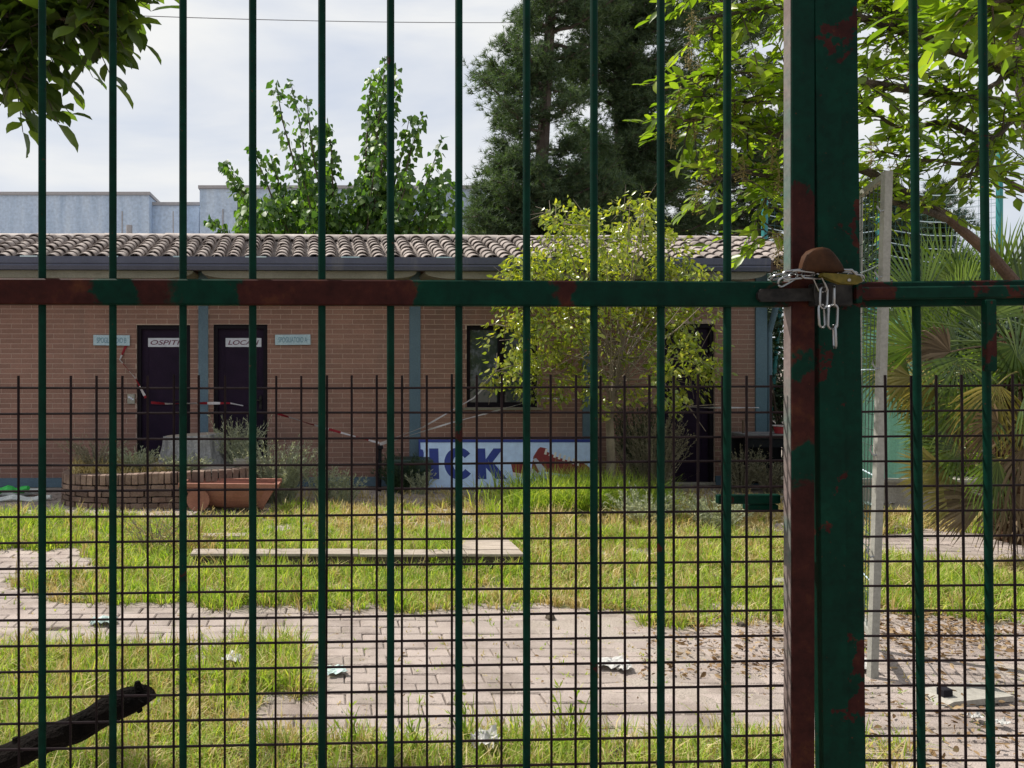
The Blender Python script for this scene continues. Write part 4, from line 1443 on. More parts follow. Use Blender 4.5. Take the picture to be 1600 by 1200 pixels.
# broad-leaved branches with large leaves near the gate
def branch_tree(root, limbs_def, twig_n, twig_len, leaf_len, mat_leaf, mat_bark, keep, seed, droop=.25, leaves_per=7, lw=1.0):
    """limbs_def: list of (list of points, start radius); twigs leave the limbs and carry leaves in pairs"""
    rs = random.Random(seed)
    wood = MB(); pos, dr, upv, sz = [], [], [], []
    for pts_, r0 in limbs_def:
        pts_ = [Vector(p) for p in pts_]
        m_ = len(pts_)
        dense = []
        for a_, b_ in zip(pts_[:-1], pts_[1:]):
            for k in range(4):
                dense.append(a_.lerp(b_, k / 4) + Vector((rs.gauss(0, .006),) * 3))
        dense.append(pts_[-1])
        wood.tube(dense, [r0 * (1 - .8 * k / (len(dense) - 1)) for k in range(len(dense))], 7)
        for _ in range(int(twig_n * (pts_[-1] - pts_[0]).length)):
            u = rs.uniform(.12, 1.0); q = u * (len(dense) - 1); i0 = min(len(dense) - 2, int(q))
            c = dense[i0].lerp(dense[i0 + 1], q - i0)
            d0 = (dense[i0 + 1] - dense[i0]).normalized()
            d = (d0 * .6 + Vector((rs.gauss(0, .8), rs.gauss(0, .6), rs.gauss(.1, .6)))).normalized()
            ln = twig_len * rs.uniform(.5, 1.2)
            tw = [c + d * ln * k / 5 + Vector((0, 0, -droop * ln * (k / 5) ** 2)) for k in range(6)]
            wood.tube(tw, [.0035 * (1 - k / 7) + .0008 for k in range(6)], 4)
            for k in range(leaves_per):
                uu = .25 + .75 * k / (leaves_per - 1)
                q2 = uu * 5; j0 = min(4, int(q2))
                c2 = tw[j0].lerp(tw[j0 + 1], q2 - j0)
                side = d.cross(Vector((0, 0, 1))).normalized() * (1 if k % 2 else -1)
                dd = (d * .75 + side * .8 + Vector((rs.gauss(0, .3), rs.gauss(0, .3), rs.gauss(-.25, .3)))).normalized() if k < leaves_per - 1 else d
                pos.append(tuple(c2)); dr.append(tuple(dd))
                upv.append((rs.gauss(0, .5), rs.gauss(0, .5) - .2, 1))
                sz.append(leaf_len * rs.uniform(.65, 1.2))
    put('branches', wood, mat_bark, root, world=True)
    A = frame(np.array(pos), np.array(dr), np.array(upv), np.array(sz), np.array(sz) * lw)
    leaves(root, A, OVAL_V, OVAL_F, mat_leaf, keep)


# privet at the right: trunk stands outside the picture, limbs reach in over the fence
random.seed(41)
pb_ = Vector((4.55, 4.7, 0))
pv_ = tree_root('privet_tree', pb_, 'broad privet tree with bright backlit leaves and seed heads above the gate post')
def Q(px, py, y): return P(px, py, y)
put('trunk', MB().tube([pb_, pb_ + Vector((-.08, 0, .8)), Q(1610, 470, 4.6), Q(1545, 395, 4.5), Q(1480, 340, 4.45)], [.09, .06, .036, .03, .022], 10), M['barkred'], pv_, world=True)
put('trunk', MB().tube([pb_ + Vector((-.05, 0, .7)), Q(1640, 300, 4.7), Q(1600, 100, 4.6), Q(1560, -60, 4.5)], [.09, .08, .06, .045], 9), M['bark'], pv_, world=True)
limbs_p = [
    ([Q(1600, 120, 4.5), Q(1450, 60, 4.3), Q(1320, 20, 4.1), Q(1200, 10, 4.0), Q(1095, 30, 3.9)], .03),
    ([Q(1560, 160, 4.5), Q(1420, 140, 4.3), Q(1300, 120, 4.1), Q(1180, 110, 4.0), Q(1085, 120, 3.95)], .03),
    ([Q(1480, 340, 4.45), Q(1360, 270, 4.3), Q(1230, 215, 4.1), Q(1130, 185, 4.0), Q(1050, 190, 3.9)], .03),
    ([Q(1480, 340, 4.45), Q(1350, 300, 4.2), Q(1250, 285, 4.1), Q(1160, 270, 4.0), Q(1105, 285, 3.95)], .02),
    ([Q(1450, 60, 4.3), Q(1300, -30, 4.2), Q(1180, -50, 4.1), Q(1080, -30, 4.0)], .025),
    ([Q(1600, 100, 4.6), Q(1520, 40, 4.4), Q(1440, 10, 4.3), Q(1350, 30, 4.2)], .025),
    ([Q(1560, 230, 4.5), Q(1480, 190, 4.5), Q(1400, 200, 4.5), Q(1345, 160, 4.5)], .025),
    ([Q(1600, 300, 4.6), Q(1540, 260, 4.6), Q(1440, 250, 4.6), Q(1370, 235, 4.6)], .02),
    ([Q(1600, 60, 4.6), Q(1560, 130, 4.4), Q(1500, 150, 4.3), Q(1400, 90, 4.3)], .02),
    ([Q(1640, 200, 4.5), Q(1590, 180, 4.2), Q(1540, 230, 4.1), Q(1500, 300, 4.1)], .02),
    ([Q(1660, 100, 4.5), Q(1600, 20, 4.1), Q(1520, -10, 4.0)], .02),
    ([Q(1250, 240, 4.1), Q(1200, 290, 4.05), Q(1190, 360, 4.0), Q(1215, 370, 4.0)], .008),
    ([Q(1300, 120, 4.1), Q(1230, 160, 4.0), Q(1160, 160, 3.95), Q(1110, 150, 3.9)], .015),
]
branch_tree(pv_, limbs_p, 33, .27, .080, M['privet'], M['bark'], 296, 5, .3, 9)
# seed panicles
for (px, py) in [(1078, 80), (1092, 112), (1060, 160), (1048, 205), (1085, 190), (1110, 210), (1160, 262), (1098, 262), (1090, 305), (1145, 185), (1215, 275), (1205, 240), (1180, 95), (1232, 60), (1215, 385), (1225, 400),
                 (1385, 60), (1420, 120), (1560, 80), (1360, 240), (1390, 275), (1080, 40), (1130, 235), (1575, 60)]:
    c = P(px, py, 3.92 if px < 1300 else 4.3)
    mb = MB()
    axis = [c + Vector((0, 0, .07)), c + Vector((.01, 0, 0)), c + Vector((0, 0, -.09))]
    mb.tube(axis, .0018, 4)
    for k in range(60):
        u = random.random()
        a_ = axis[0].lerp(axis[2], u)
        e_ = a_ + Vector((random.gauss(0, .022), random.gauss(0, .022), random.gauss(-.005, .014))) * (1.2 - .5 * u)
        mb.tube([a_, e_], .0008, 3)
        s_ = .0042
        mb.add([(e_.x, e_.y, e_.z + s_), (e_.x + s_, e_.y, e_.z), (e_.x, e_.y + s_, e_.z), (e_.x - s_, e_.y, e_.z), (e_.x, e_.y - s_, e_.z), (e_.x, e_.y, e_.z - s_)],
               [(0, 1, 2), (0, 2, 3), (0, 3, 4), (0, 4, 1), (5, 2, 1), (5, 3, 2), (5, 4, 3), (5, 1, 4)])
    put('seed_head', mb, M['berry'], pv_, world=True)

# darker large-leaved tree in the upper right corner (hanging leaves, nearer)
random.seed(42)
mb2 = Vector((4.3, 3.0, 0))
mt2 = tree_root('magnolia_tree', mb2, 'large-leaved tree hanging over the fence in the upper right corner')
put('trunk', MB().tube([mb2, mb2 + Vector((-.1, 0, 1.6)), mb2 + Vector((-.3, .05, 2.9)), mb2 + Vector((-.6, .1, 3.8))], [.11, .09, .07, .045], 9), M['bark'], mt2, world=True)
branch_tree(mt2, [([mb2 + Vector((-.3, .05, 2.9)), Q(1620, -60, 3.0), Q(1540, -70, 2.95), Q(1440, -60, 2.9)], .03),
                  ([mb2 + Vector((-.3, .05, 2.7)), Q(1640, 10, 3.0), Q(1580, 0, 2.95), Q(1500, 10, 2.9)], .02)], 16, .24, .13, M['privet'], M['bark'], 60, 8, .5, 6)

# magnolia branch in the upper left corner
random.seed(43)
mb1 = Vector((-3.4, 3.9, 0))
mt1 = tree_root('magnolia_tree', mb1, 'dark large-leaved magnolia branch hanging into the upper left corner')
put('trunk', MB().tube([mb1, mb1 + Vector((.1, -.05, 1.5)), mb1 + Vector((.3, -.1, 2.6)), mb1 + Vector((.5, -.2, 3.6))], [.15, .12, .09, .05], 10), M['bark'], mt1, world=True)
branch_tree(mt1, [([mb1 + Vector((.3, -.1, 2.6)), Q(-120, 40, 3.6), Q(-20, 20, 3.5), Q(70, 10, 3.45), Q(150, -20, 3.4)], .03),
                  ([Q(-120, 40, 3.6), Q(-40, 60, 3.5), Q(20, 70, 3.45), Q(60, 60, 3.4)], .02),
                  ([mb1 + Vector((.5, -.2, 3.4)), Q(-60, -100, 3.5), Q(60, -70, 3.45), Q(150, -50, 3.4), Q(205, -20, 3.4)], .03),
                  ([Q(-120, 40, 3.6), Q(-60, 90, 3.5), Q(-10, 110, 3.45), Q(25, 115, 3.4)], .02),
                  ([Q(-20, 20, 3.5), Q(40, 30, 3.4), Q(100, 30, 3.4), Q(150, 35, 3.4)], .015),
                  ([Q(-60, -100, 3.6), Q(40, -30, 3.5), Q(110, -10, 3.5), Q(170, 10, 3.45)], .02)],
            25, .24, .13, M['magnolia'], M['bark'], 290, 9, .55, 7, 1.3)

# ------------------------------------------------------------ fan palm clump
random.seed(51)
pbase = Vector((P(1600, 0, 6.5).x, 6.5, 0))
palm = tree_root('fan_palm', pbase, 'shaggy fan palm with green, yellow and dead fronds before the mint screen', 'palm')
tk = MB()
tpts = [pbase + Vector((0, 0, -.05)), pbase + Vector((.02, 0, .4)), pbase + Vector((-.02, 0, .9)), P(1600, 520, 6.5)]
tk.tube(tpts, [.2, .24, .23, .16], 12)
put('trunk', tk, M['fibre'], palm, world=True)
fb_ = MB()
for _ in range(420):
    u = random.random(); a_ = random.uniform(0, 2 * PI)
    z_ = .05 + 1.35 * u
    r0 = .2
    p0 = pbase + Vector((math.cos(a_) * r0, math.sin(a_) * r0, z_))
    p1 = p0 + Vector((math.cos(a_) * random.uniform(.03, .16), math.sin(a_) * random.uniform(.03, .16), random.uniform(-.22, .12)))
    fb_.tube([p0, p1], [.014, .003], 4)
put('leaf_stubs', fb_, M['palmdead'], palm, world=True)['kind'] = 'stuff'


def frond(hub, direction, R_, mat, nb=34, arc=150, face=None, droop=.1, src=None):
    """petiole and a pleated fan of narrow blades"""
    mb = MB()
    hub = Vector(hub); d = Vector(direction).normalized()
    src = src or (pbase + Vector((0, 0, random.uniform(1.2, 1.75))))
    ctrl = (src + hub) / 2 + Vector((0, 0, .12))
    pts_ = [src.lerp(ctrl, k / 6).lerp(ctrl.lerp(hub, k / 6), k / 6) for k in range(7)]
    mb.tube(pts_, [.011 - .001 * k for k in range(7)], 5)
    nrm = Vector(face or (random.gauss(0, .4), -1, random.gauss(.3, .4)))
    nrm = (nrm - d * nrm.dot(d)).normalized()
    s_ = d.cross(nrm)
    for k in range(nb):
        a_ = R(-arc / 2 + arc * k / (nb - 1)) + random.gauss(0, .015)
        ln = R_ * (1 - .28 * (abs(a_) / R(90)) ** 2) * random.uniform(.88, 1.06)
        bd = d * math.cos(a_) + s_ * math.sin(a_)
        sd = (nrm.cross(bd)).normalized()
        wv = .0095
        fold = nrm * (.008 if k % 2 else -.008)
        c0 = hub
        c1 = hub + bd * ln * .45 + fold
        c2 = hub + bd * ln * .78 + Vector((0, 0, -droop * ln * .3)) + fold
        c3 = hub + bd * ln + Vector((random.gauss(0, .01), random.gauss(0, .01), -droop * ln * random.uniform(.6, 1.3)))
        mb.add([tuple(c0), tuple(c1 - sd * wv), tuple(c1 + sd * wv), tuple(c2 - sd * wv * .6), tuple(c2 + sd * wv * .6), tuple(c3)],
               [(0, 1, 2), (1, 3, 4, 2), (3, 5, 4)])
    return put('frond', mb, mat, palm, world=True)


G, Y_, D_ = M['palm'], M['palmyellow'], M['palmdead']
for (px, py, yd, dx, dz, R_, mt_, arc, dr_) in [
    (1440, 470, 6.2, -.35, 1, .62, G, 120, 0), (1400, 500, 6.4, -.8, .8, .58, G, 130, .05), (1480, 450, 6.6, .1, 1, .62, G, 120, 0), (1430, 540, 6.0, -1, .35, .60, G, 150, .1),
    (1500, 490, 5.9, .2, 1, .5, G, 130, 0), (1395, 570, 6.3, -1, -.1, .52, G, 150, .15), (1560, 450, 6.3, .45, 1, .62, G, 120, 0), (1600, 470, 6.2, .6, 1, .66, G, 110, 0),
    (1485, 550, 5.9, -.6, .3, .32, D_, 120, .25), (1425, 590, 6.0, -.9, -.3, .36, Y_, 140, .25), (1460, 600, 5.9, -.6, -.8, .34, Y_, 130, .25), (1415, 560, 6.2, -.9, -.5, .34, G, 140, .2),
    (1500, 560, 5.8, -.2, -1, .50, G, 150, .2), (1520, 620, 5.8, -.7, -.6, .46, G, 150, .2), (1560, 600, 5.7, -.2, -1, .55, Y_, 140, .2), (1600, 620, 5.7, .3, -.9, .55, G, 140, .2),
    (1500, 700, 5.9, -.9, .1, .48, G, 130, .15), (1480, 740, 5.8, -1, .1, .42, Y_, 90, .1), (1520, 765, 5.8, -1, -.05, .5, Y_, 60, .1), (1545, 780, 5.7, -.9, -.2, .46, D_, 70, .15),
    (1560, 720, 5.6, -.4, -1, .42, G, 130, .3), (1600, 700, 5.6, .2, -1, .5, D_, 130, .3), (1590, 560, 5.8, .8, .2, .6, G, 150, .1), (1540, 540, 6.8, -.3, 1, .6, G, 140, 0),
    (1620, 640, 5.6, .2, -.6, .5, Y_, 140, .3), (1560, 660, 5.6, -.9, -.3, .4, D_, 140, .3), (1580, 770, 5.7, .2, -1, .42, D_, 130, .3), (1490, 650, 6.1, -.5, -.9, .36, D_, 120, .2),
    (1530, 500, 5.7, .3, .8, .42, G, 140, 0), (1480, 660, 6.0, -1, -.2, .45, G, 120, .1)]:
    frond(P(px, py, yd), (dx, random.uniform(-.2, .2), dz), R_, mt_, arc=arc, droop=dr_,
          src=pbase + Vector((random.uniform(-.12, .05), -.1, random.uniform(.35, .9) if py > 640 else random.uniform(1.2, 1.75))))

random.seed(57)
for k in range(16):
    px = random.uniform(1430, 1620); py = random.uniform(440, 640)
    dx_ = (px - 1570) / 120 + random.gauss(0, .3)
    frond(P(px, py, random.uniform(6.1, 7.0)), (dx_, random.uniform(-.3, .3), random.uniform(-.3, 1.1) + (540 - py) / 150), random.uniform(.38, .55), G if k % 5 else Y_, arc=140, droop=.1,
          src=pbase + Vector((random.uniform(-.12, .05), 0, random.uniform(1.2, 1.75))))

# shrubs right behind the palm
def bushmass(px, y, w_, h_, n, label, mat, seed, leaf=.09):
    random.seed(seed)
    base = at_ground(px, y)
    root = thing('shrub', base, label, 'shrub')
    cx = [(base.x + random.uniform(-w_, w_), y + random.uniform(-.4, .5), random.uniform(.15, h_)) for _ in range(22)]
    st_ = MB()
    for c in cx: st_.tube(curve_pts(base + Vector((random.uniform(-.2, .2), 0, -.02)), c, .1, 5, .03), [.02, .016, .013, .01, .007, .004], 5)
    put('stems', st_, M['bark'], root, world=True)
    p_, u_, i_ = cloud_leaves(cx, [random.uniform(.2, .38) for _ in cx], n)
    A = frame(p_, u_ + [0, 0, -.3], rand_unit(n), RNG.uniform(.6, 1.2, n) * leaf)
    leaves(root, A, SMALL_V, SMALL_F, mat, 0, crown_name='foliage')
bushmass(1475, 8.6, .5, 1.4, 2600, 'leafy green shrub behind the low kerb between screen and palm', M['privet'], 61, .08)
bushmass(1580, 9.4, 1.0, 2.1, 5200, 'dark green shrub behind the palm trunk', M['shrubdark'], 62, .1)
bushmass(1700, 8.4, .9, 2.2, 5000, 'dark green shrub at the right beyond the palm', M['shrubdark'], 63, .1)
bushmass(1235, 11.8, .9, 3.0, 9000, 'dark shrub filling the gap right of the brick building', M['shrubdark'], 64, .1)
random.seed(65)
hd = thing('hedge', at_ground(1400, 16.5), 'long dark hedge closing the yard behind the pitch net', 'hedge')
hx0, hx1 = P(1120, 0, 16.5).x, P(1720, 0, 16.5).x
cx = [(random.uniform(hx0, hx1), 16.5 + random.uniform(-.4, .4), random.uniform(.2, 2.5)) for _ in range(130)]
hs = MB()
for c in cx[:60]: hs.tube(curve_pts((c[0], 16.5, -.02), c, 0, 4, .03), [.03, .02, .015, .01, .006], 4)
put('stems', hs, M['bark'], hd, world=True)['kind'] = 'stuff'
p_, u_, i_ = cloud_leaves(cx, [random.uniform(.35, .6) for _ in cx], 16000)
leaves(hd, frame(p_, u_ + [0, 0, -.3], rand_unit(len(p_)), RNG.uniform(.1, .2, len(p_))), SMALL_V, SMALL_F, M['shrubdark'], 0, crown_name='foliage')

# ------------------------------------------------------------ mint screen on a concrete kerb
kb = thing('kerb_wall', (0, 8.3, 0), 'low stained concrete kerb wall under the mint green screen', 'wall')
put('block', MB().box(P(1338, 0, 8.4).x - .9, P(1700, 0, 8.3).x, 8.02, 8.22, -.03, .27), M['concrete'], kb, world=True)
put('coping', MB().box(P(1338, 0, 8.4).x - .92, P(1700, 0, 8.3).x + .02, 8.0, 8.24, .273, .30), M['concrete'], kb, world=True)
scn = thing('screen_fence', (P(1338, 0, 8.12).x, 8.12, .30), 'mint green sheet screen on posts above the concrete kerb', 'fence')
sx0, sx1 = P(1300, 0, 8.1).x, P(1432, 0, 8.1).x
segn = 16
sh = MB()
for i in range(segn + 1):
    x_ = sx0 + (sx1 - sx0) * i / segn
    y_ = 8.1 + .012 * math.sin(i * 1.9)
    sh.v += [(x_, y_, .305), (x_, y_, 2.02 + .01 * math.sin(i)), (x_, y_ + .004, .305), (x_, y_ + .004, 2.02 + .01 * math.sin(i))]
for i in range(segn):
    a_ = i * 4
    sh.f += [(a_, a_ + 4, a_ + 5, a_ + 1), (a_ + 2, a_ + 3, a_ + 7, a_ + 6), (a_ + 1, a_ + 5, a_ + 7, a_ + 3), (a_, a_ + 2, a_ + 6, a_ + 4)]
put('sheet', sh, M['sheet'], scn, world=True)
for x_ in (sx0, (sx0 + sx1) / 2, sx1):
    put('post', MB().box(x_ - .02, x_ + .02, 8.135, 8.175, .301, 2.1), M['teal'], scn, world=True)

# pitch net on teal poles
nf = thing('pitch_net', (P(1195, 0, 12).x, 12, 0), 'tall dark net on teal poles strung with sagging white ropes', 'net')
for px, top in ((1193, 290), (1372, 300), (1560, 210)):
    a_ = P(px, top, 12)
    put('pole', MB().tube([(a_.x, 12, -.03), (a_.x + .02, 12, a_.z)], .045, 10), M['teal'], nf, world=True)
put('brace', MB().tube([P(1196, 740, 11.9), P(1220, 470, 11.9)], .03, 8), M['teal'], nf, world=True)
xa, xb = P(1193, 0, 12).x, P(1560, 0, 12).x
ZT = P(0, 292, 12).z
nm_ = MB()
nxn = int((xb - xa) / .10)
for i in range(nxn + 1):
    x_ = xa + .1 * i
    zt = ZT - .12 * math.sin(PI * ((x_ - xa) / (xb - xa) * 2 % 1))
    nm_.tube([(x_, 12.05, .0), (x_ + .02, 12.07, zt / 2), (x_, 12.05, zt)], .0022, 3)
zz = .1
while zz < ZT - .1:
    nm_.tube([(xa + (xb - xa) * k / 12, 12.055, zz - .05 * math.sin(PI * (k / 6 % 1))) for k in range(13)], .0022, 3)
    zz += .1
put('netting', nm_, M['net'], nf, world=True)['kind'] = 'stuff'
for k in range(6):
    z_ = ZT - .02 - k * .2
    n1_ = 7
    pts_ = []
    for j in range(2):
        x0_, x1_ = (xa, P(1372, 0, 12).x) if j == 0 else (P(1372, 0, 12).x, xb)
        for q in range(8):
            u = q / 7
            pts_.append((x0_ + (x1_ - x0_) * u, 12.03, z_ - .11 * math.sin(PI * u) - .02 * k * u))
    put('rope', MB().tube(pts_, .007, 5), M['rope'], nf, world=True)

# ------------------------------------------------------------ grey mesh panel standing open at the right
nb_, ntp = P(1363, 1058, 3.68), P(1386, 268, 3.68)
fbp, ftp = P(1335, 1012, 4.07), P(1340, 303, 4.07)
nb_.z = 0; fbp.z = 0.02
pn = thing('mesh_panel', nb_, 'narrow grey-white framed mesh panel leaning open just right of the gate post', 'panel')
def bar4(a, b, wx, wy, name, mat):
    a, b = Vector(a), Vector(b)
    mb = MB()
    for q in (a, b):
        for sx, sy in ((-1, -1), (1, -1), (1, 1), (-1, 1)):
            mb.v.append((q.x + sx * wx / 2, q.y + sy * wy / 2, q.z))
    mb.f = [(0, 3, 2, 1), (4, 5, 6, 7), (0, 1, 5, 4), (1, 2, 6, 5), (2, 3, 7, 6), (3, 0, 4, 7)]
    return put(name, mb, mat, pn, world=True)
bar4(nb_, ntp, .036, .03, 'post', M['greyframe'])
bar4(fbp, ftp, .035, .035, 'post', M['greyframe'])
def rail_between(u0, lab='rail', th=.028):
    a, b = nb_.lerp(ntp, u0), fbp.lerp(ftp, u0)
    d = (b - a).normalized(); a = a + d * .02; b = b - d * .02
    s_ = d.cross(Vector((0, 0, 1))).normalized() * th / 2
    mb = MB()
    for q in (a, b):
        for (sx, sz) in ((-1, -1), (1, -1), (1, 1), (-1, 1)):
            v = q + s_ * sx + Vector((0, 0, sz * th / 2)); mb.v.append(tuple(v))
    mb.f = [(0, 3, 2, 1), (4, 5, 6, 7), (0, 1, 5, 4), (1, 2, 6, 5), (2, 3, 7, 6), (3, 0, 4, 7)]
    put(lab, mb, M['greyframe'], pn, world=True)
rail_between(.993); rail_between(.08)
for k in range(1, 7):
    u = k / 7
    put('panel_wire', MB().tube([nb_.lerp(fbp, u) + Vector((0, 0, .2)), ntp.lerp(ftp, u) - Vector((0, 0, .03))], .0022, 5), M['greenwire'], pn, world=True)
for k in range(1, 30):
    u = .09 + k * .0305
    a, b = nb_.lerp(ntp, u), fbp.lerp(ftp, u)
    m_ = M['rope'] if k % 7 == 3 else M['greenwire']
    put('panel_wire', MB().tube([a, (a + b) / 2 + Vector((0, 0, random.gauss(-.004, .006))), b], .0035 if k % 7 == 3 else .0022, 5), m_, pn, world=True)
for u in (.93, .80, .62, .45, .25):
    a = nb_.lerp(ntp, u)
    put('hook', MB().tube([a + Vector((-.03, .01, .02)), a + Vector((-.05, -.01, 0)), a + Vector((-.04, -.02, -.025)), a + Vector((-.024, -.015, -.02))], .0045, 6), M['chrome'], pn, world=True)

# ------------------------------------------------------------ the gate
GA = R(2.2)
gl = thing('gate_leaf', (0, 1.5, 0), 'left gate leaf of green bars, flaked red-brown rail and welded mesh', 'gate', 'leaves of the double gate', rot=(0, 0, GA))
def gbar(root, s, z0, z1, r, mat, name, y=0.0, n=12, bend=0.0):
    pts_ = [(s + bend * math.sin(k * 1.3), y, z0 + (z1 - z0) * k / 4) for k in range(5)]
    me = MB().tube(pts_, r, n).mesh(name, True)
    return put(name, me, mat, root)
s0, pitch = -.5476, .1347
for k in range(-6, 11):
    gbar(gl, s0 + pitch * k, .12, 2.35, .0074, M['bar'], 'bar', y=0.0)
SE = .9215     # where the end post begins
SL_ = s0 - pitch * 7
M['litface'] = worn('painted_sunlit_face', (0.09, 0.055, 0.048), (0.18, 0.14, 0.13), 3, 0.7, 0.3, 0.001, c3=(0.07, 0.125, 0.105), stretch=(1, 1, 1.6), fine=120)  # sunlight on the post's left face, painted into a pale faded-paint colour
put('lit_face_strip', MB().bevbox(.0008, .0105, 1.18, .0004, Matrix.Translation((SE - .0006, -.002, 1.22))), M['litface'], gl)  # thin strip added over the post's side to carry that painted sunlight
put('mid_rail', MB().bevbox((SE - SL_) / 2, .0135, .0250, .003, Matrix.Translation(((SE + SL_) / 2 - .0005, -.003, 1.640))), M['rail'], gl)
for zc in (.10, 2.37):
    put('end_rail', MB().bevbox((SE - SL_) / 2, .0135, .025, .003, Matrix.Translation(((SE + SL_) / 2 - .0005, -.003, zc))), M['rail'], gl)
put('frame_post', MB().bevbox(.0225, .012, 1.2, .002, Matrix.Translation((SE + .0228, -.004, 1.22))), M['redpost'], gl)
put('frame_post', MB().bevbox(.02, .012, 1.2, .002, Matrix.Translation((SL_ - .0208, -.004, 1.22))), M['redpost'], gl)
for k in range(-14, 31):
    s = -.5963 + .04973 * k
    if SL_ < s < SE - .004:
        gbar(gl, s, .13, 1.479 + random.gauss(0, .0012), .0025, M['wire'], 'mesh_wire', y=.0115, n=6, bend=random.gauss(0, .0006))
for k in range(27):
    z_ = 1.455 - .0502 * k
    b_ = random.gauss(0, .0008)
    pts_ = [(SL_ + (SE + .006 - SL_) * u / 8, .0157, z_ + b_ * math.sin(u)) for u in range(9)]
    put('mesh_wire', MB().tube(pts_, .0025, 6).mesh('mesh_wire', True), M['wire'], gl)
# strike plates on the leaf's lower edge
put('latch_plate', MB().bevbox(.064, .006, .0095, .002, Matrix.Translation((SE - .062, .03, 1.227))), M['greenpost'], gl)
put('latch_plate', MB().bevbox(.030, .012, .0075, .003, Matrix.Translation((SE - .030, .04, 1.2085))), M['greenpost'], gl)
# weld spots where the wire crosses bars
wsp = MB().bevbox(.0045, .003, .003, .0012).mesh('weld_spot')
wsp.materials.append(M['wire'])
for k in range(0, 11):
    for q in range(0, 16, 5):
        put('weld_spot', wsp, None, gl, Matrix.Translation((s0 + pitch * k, .0085, 1.455 - .0502 * q)))

GB = R(0.75)
gr = thing('gate_leaf', (P(1306, 0, 1.545).x, 1.545, 0), 'right gate leaf with the wide green post, slide bolt and fewer bars in view', 'gate', 'leaves of the double gate')
gr.matrix_basis = Matrix.Translation((P(1306, 0, 1.545).x, 1.545, 1.5)) @ Matrix.Rotation(GB * -.85, 4, 'Y') @ Matrix.Rotation(R(-1.0), 4, 'Z') @ Matrix.Translation((0, 0, -1.5))
g2 = 1200 / 1.545
def gs(px): return (px - 1306) / g2
put('frame_post', MB().bevbox(.0245, .014, 1.2, .002, Matrix.Translation((gs(1287), -.012, 1.22))), M['greenpost'], gr)
put('cover_strip', MB().bevbox(.0178, .012, 1.2, .002, Matrix.Translation((gs(1320.2), -.009, 1.22))), M['greenpost'], gr)
E2 = gs(1334)
R2 = 1.25
for k in range(9):
    gbar(gr, gs(1431) + .1375 * k, .12, 2.35, .0074, M['bar'], 'bar')
put('mid_rail', MB().bevbox((R2 - E2) / 2, .0135, .0250, .003, Matrix.Translation(((E2 + R2) / 2 + .0005, -.001, 1.640))), M['greenpost'], gr)
for zc in (.10, 2.37):
    put('end_rail', MB().bevbox((R2 - E2) / 2, .0135, .025, .003, Matrix.Translation(((E2 + R2) / 2 + .0005, -.001, zc))), M['greenpost'], gr)
put('frame_post', MB().bevbox(.0245, .014, 1.2, .002, Matrix.Translation((R2 + .026, -.003, 1.22))), M['greenpost'], gr)
for k in range(24):
    s = gs(1349) + .0507 * k
    gbar(gr, s, .13, 1.478 + random.gauss(0, .0012), .0025, M['wire'], 'mesh_wire', y=.0115, n=6, bend=random.gauss(0, .0006))
for k in range(27):
    z_ = 1.4545 - .0506 * k
    put('mesh_wire', MB().tube([(gs(1338) + (R2 - gs(1338)) * u / 8, .0157, z_ + random.gauss(0, .0004)) for u in range(9)], .0025, 6).mesh('mesh_wire', True), M['wire'], gr)
# slide bolt along the rail
put('slide_bolt', MB().bevbox(.25, .008, .0125, .003, Matrix.Translation((gs(1325) + .25, -.028, 1.5 + (570 - 461) / g2))), M['greenpost'], gr)
put('bolt_handle', MB().bevbox(.0092, .006, .07, .002, Matrix.Translation((gs(1515), -.043, 1.5 + (570 - 528) / g2))), M['greenpost'], gr)
put('bolt_tongue', MB().add([(gs(1170), -.040, 1.642), (gs(1175), -.040, 1.651), (gs(1262), -.040, 1.651), (gs(1262), -.040, 1.626), (gs(1175), -.040, 1.626), (gs(1170), -.040, 1.633),
                             (gs(1170), -.030, 1.642), (gs(1175), -.030, 1.651), (gs(1262), -.030, 1.651), (gs(1262), -.030, 1.626), (gs(1175), -.030, 1.626), (gs(1170), -.030, 1.633)],
                            [(0, 5, 4, 3, 2, 1), (6, 7, 8, 9, 10, 11)] + [(i, (i + 1) % 6, 6 + (i + 1) % 6, 6 + i) for i in range(6)]), M['bolt'], gr)
put('bolt_guide', MB().bevbox(.0055, .012, .022, .002, Matrix.Translation((gs(1257), -.035, 1.638))), M['bolt'], gr)
put('bolt_guide', MB().bevbox(.0055, .012, .02, .002, Matrix.Translation((gs(1318), -.037, 1.640))), M['greenpost'], gr)
put('lock_block', MB().bevbox(.03, .008, .023, .003, Matrix.Translation((gs(1288), -.034, 1.638))), M['bolt'], gr)

# ------------------------------------------------------------ chain and padlock
def link_mesh(L_=.021, W_=.0085, r=.0021):
    pts_ = []
    for k in range(24):
        t = 2 * PI * k / 24
        c, s = math.cos(t), math.sin(t)
        x_ = W_ * c
        z_ = (L_ - W_) * (1 if s > 0 else -1) + W_ * s if abs(s) > 1e-6 else 0
        if abs(s) < 1e-6: z_ = 0
        pts_.append((x_, 0, z_))
    me = MB().tube(pts_, r, 8, True).mesh('chain_link', True)
    me.materials.append(M['chrome'])
    return me
lm = link_mesh()
ch = thing('steel_chain', P(1290, 460, 1.48), 'shiny galvanised chain looped round the gate posts with hanging ends', 'chain')
CY = 1.478
def link(px, py, ang, yaw=0.0, y=CY, sc=1.0, pitch_=0.0):
    m_ = Matrix.Translation(P(px, py, y)) @ Matrix.Rotation(R(ang), 4, 'Y') @ Matrix.Rotation(R(yaw), 4, 'Z') @ Matrix.Rotation(R(pitch_), 4, 'X') @ Matrix.Diagonal((sc, sc, sc, 1))
    put('chain_link', lm, None, ch, world_of(ch).inverted() @ m_)
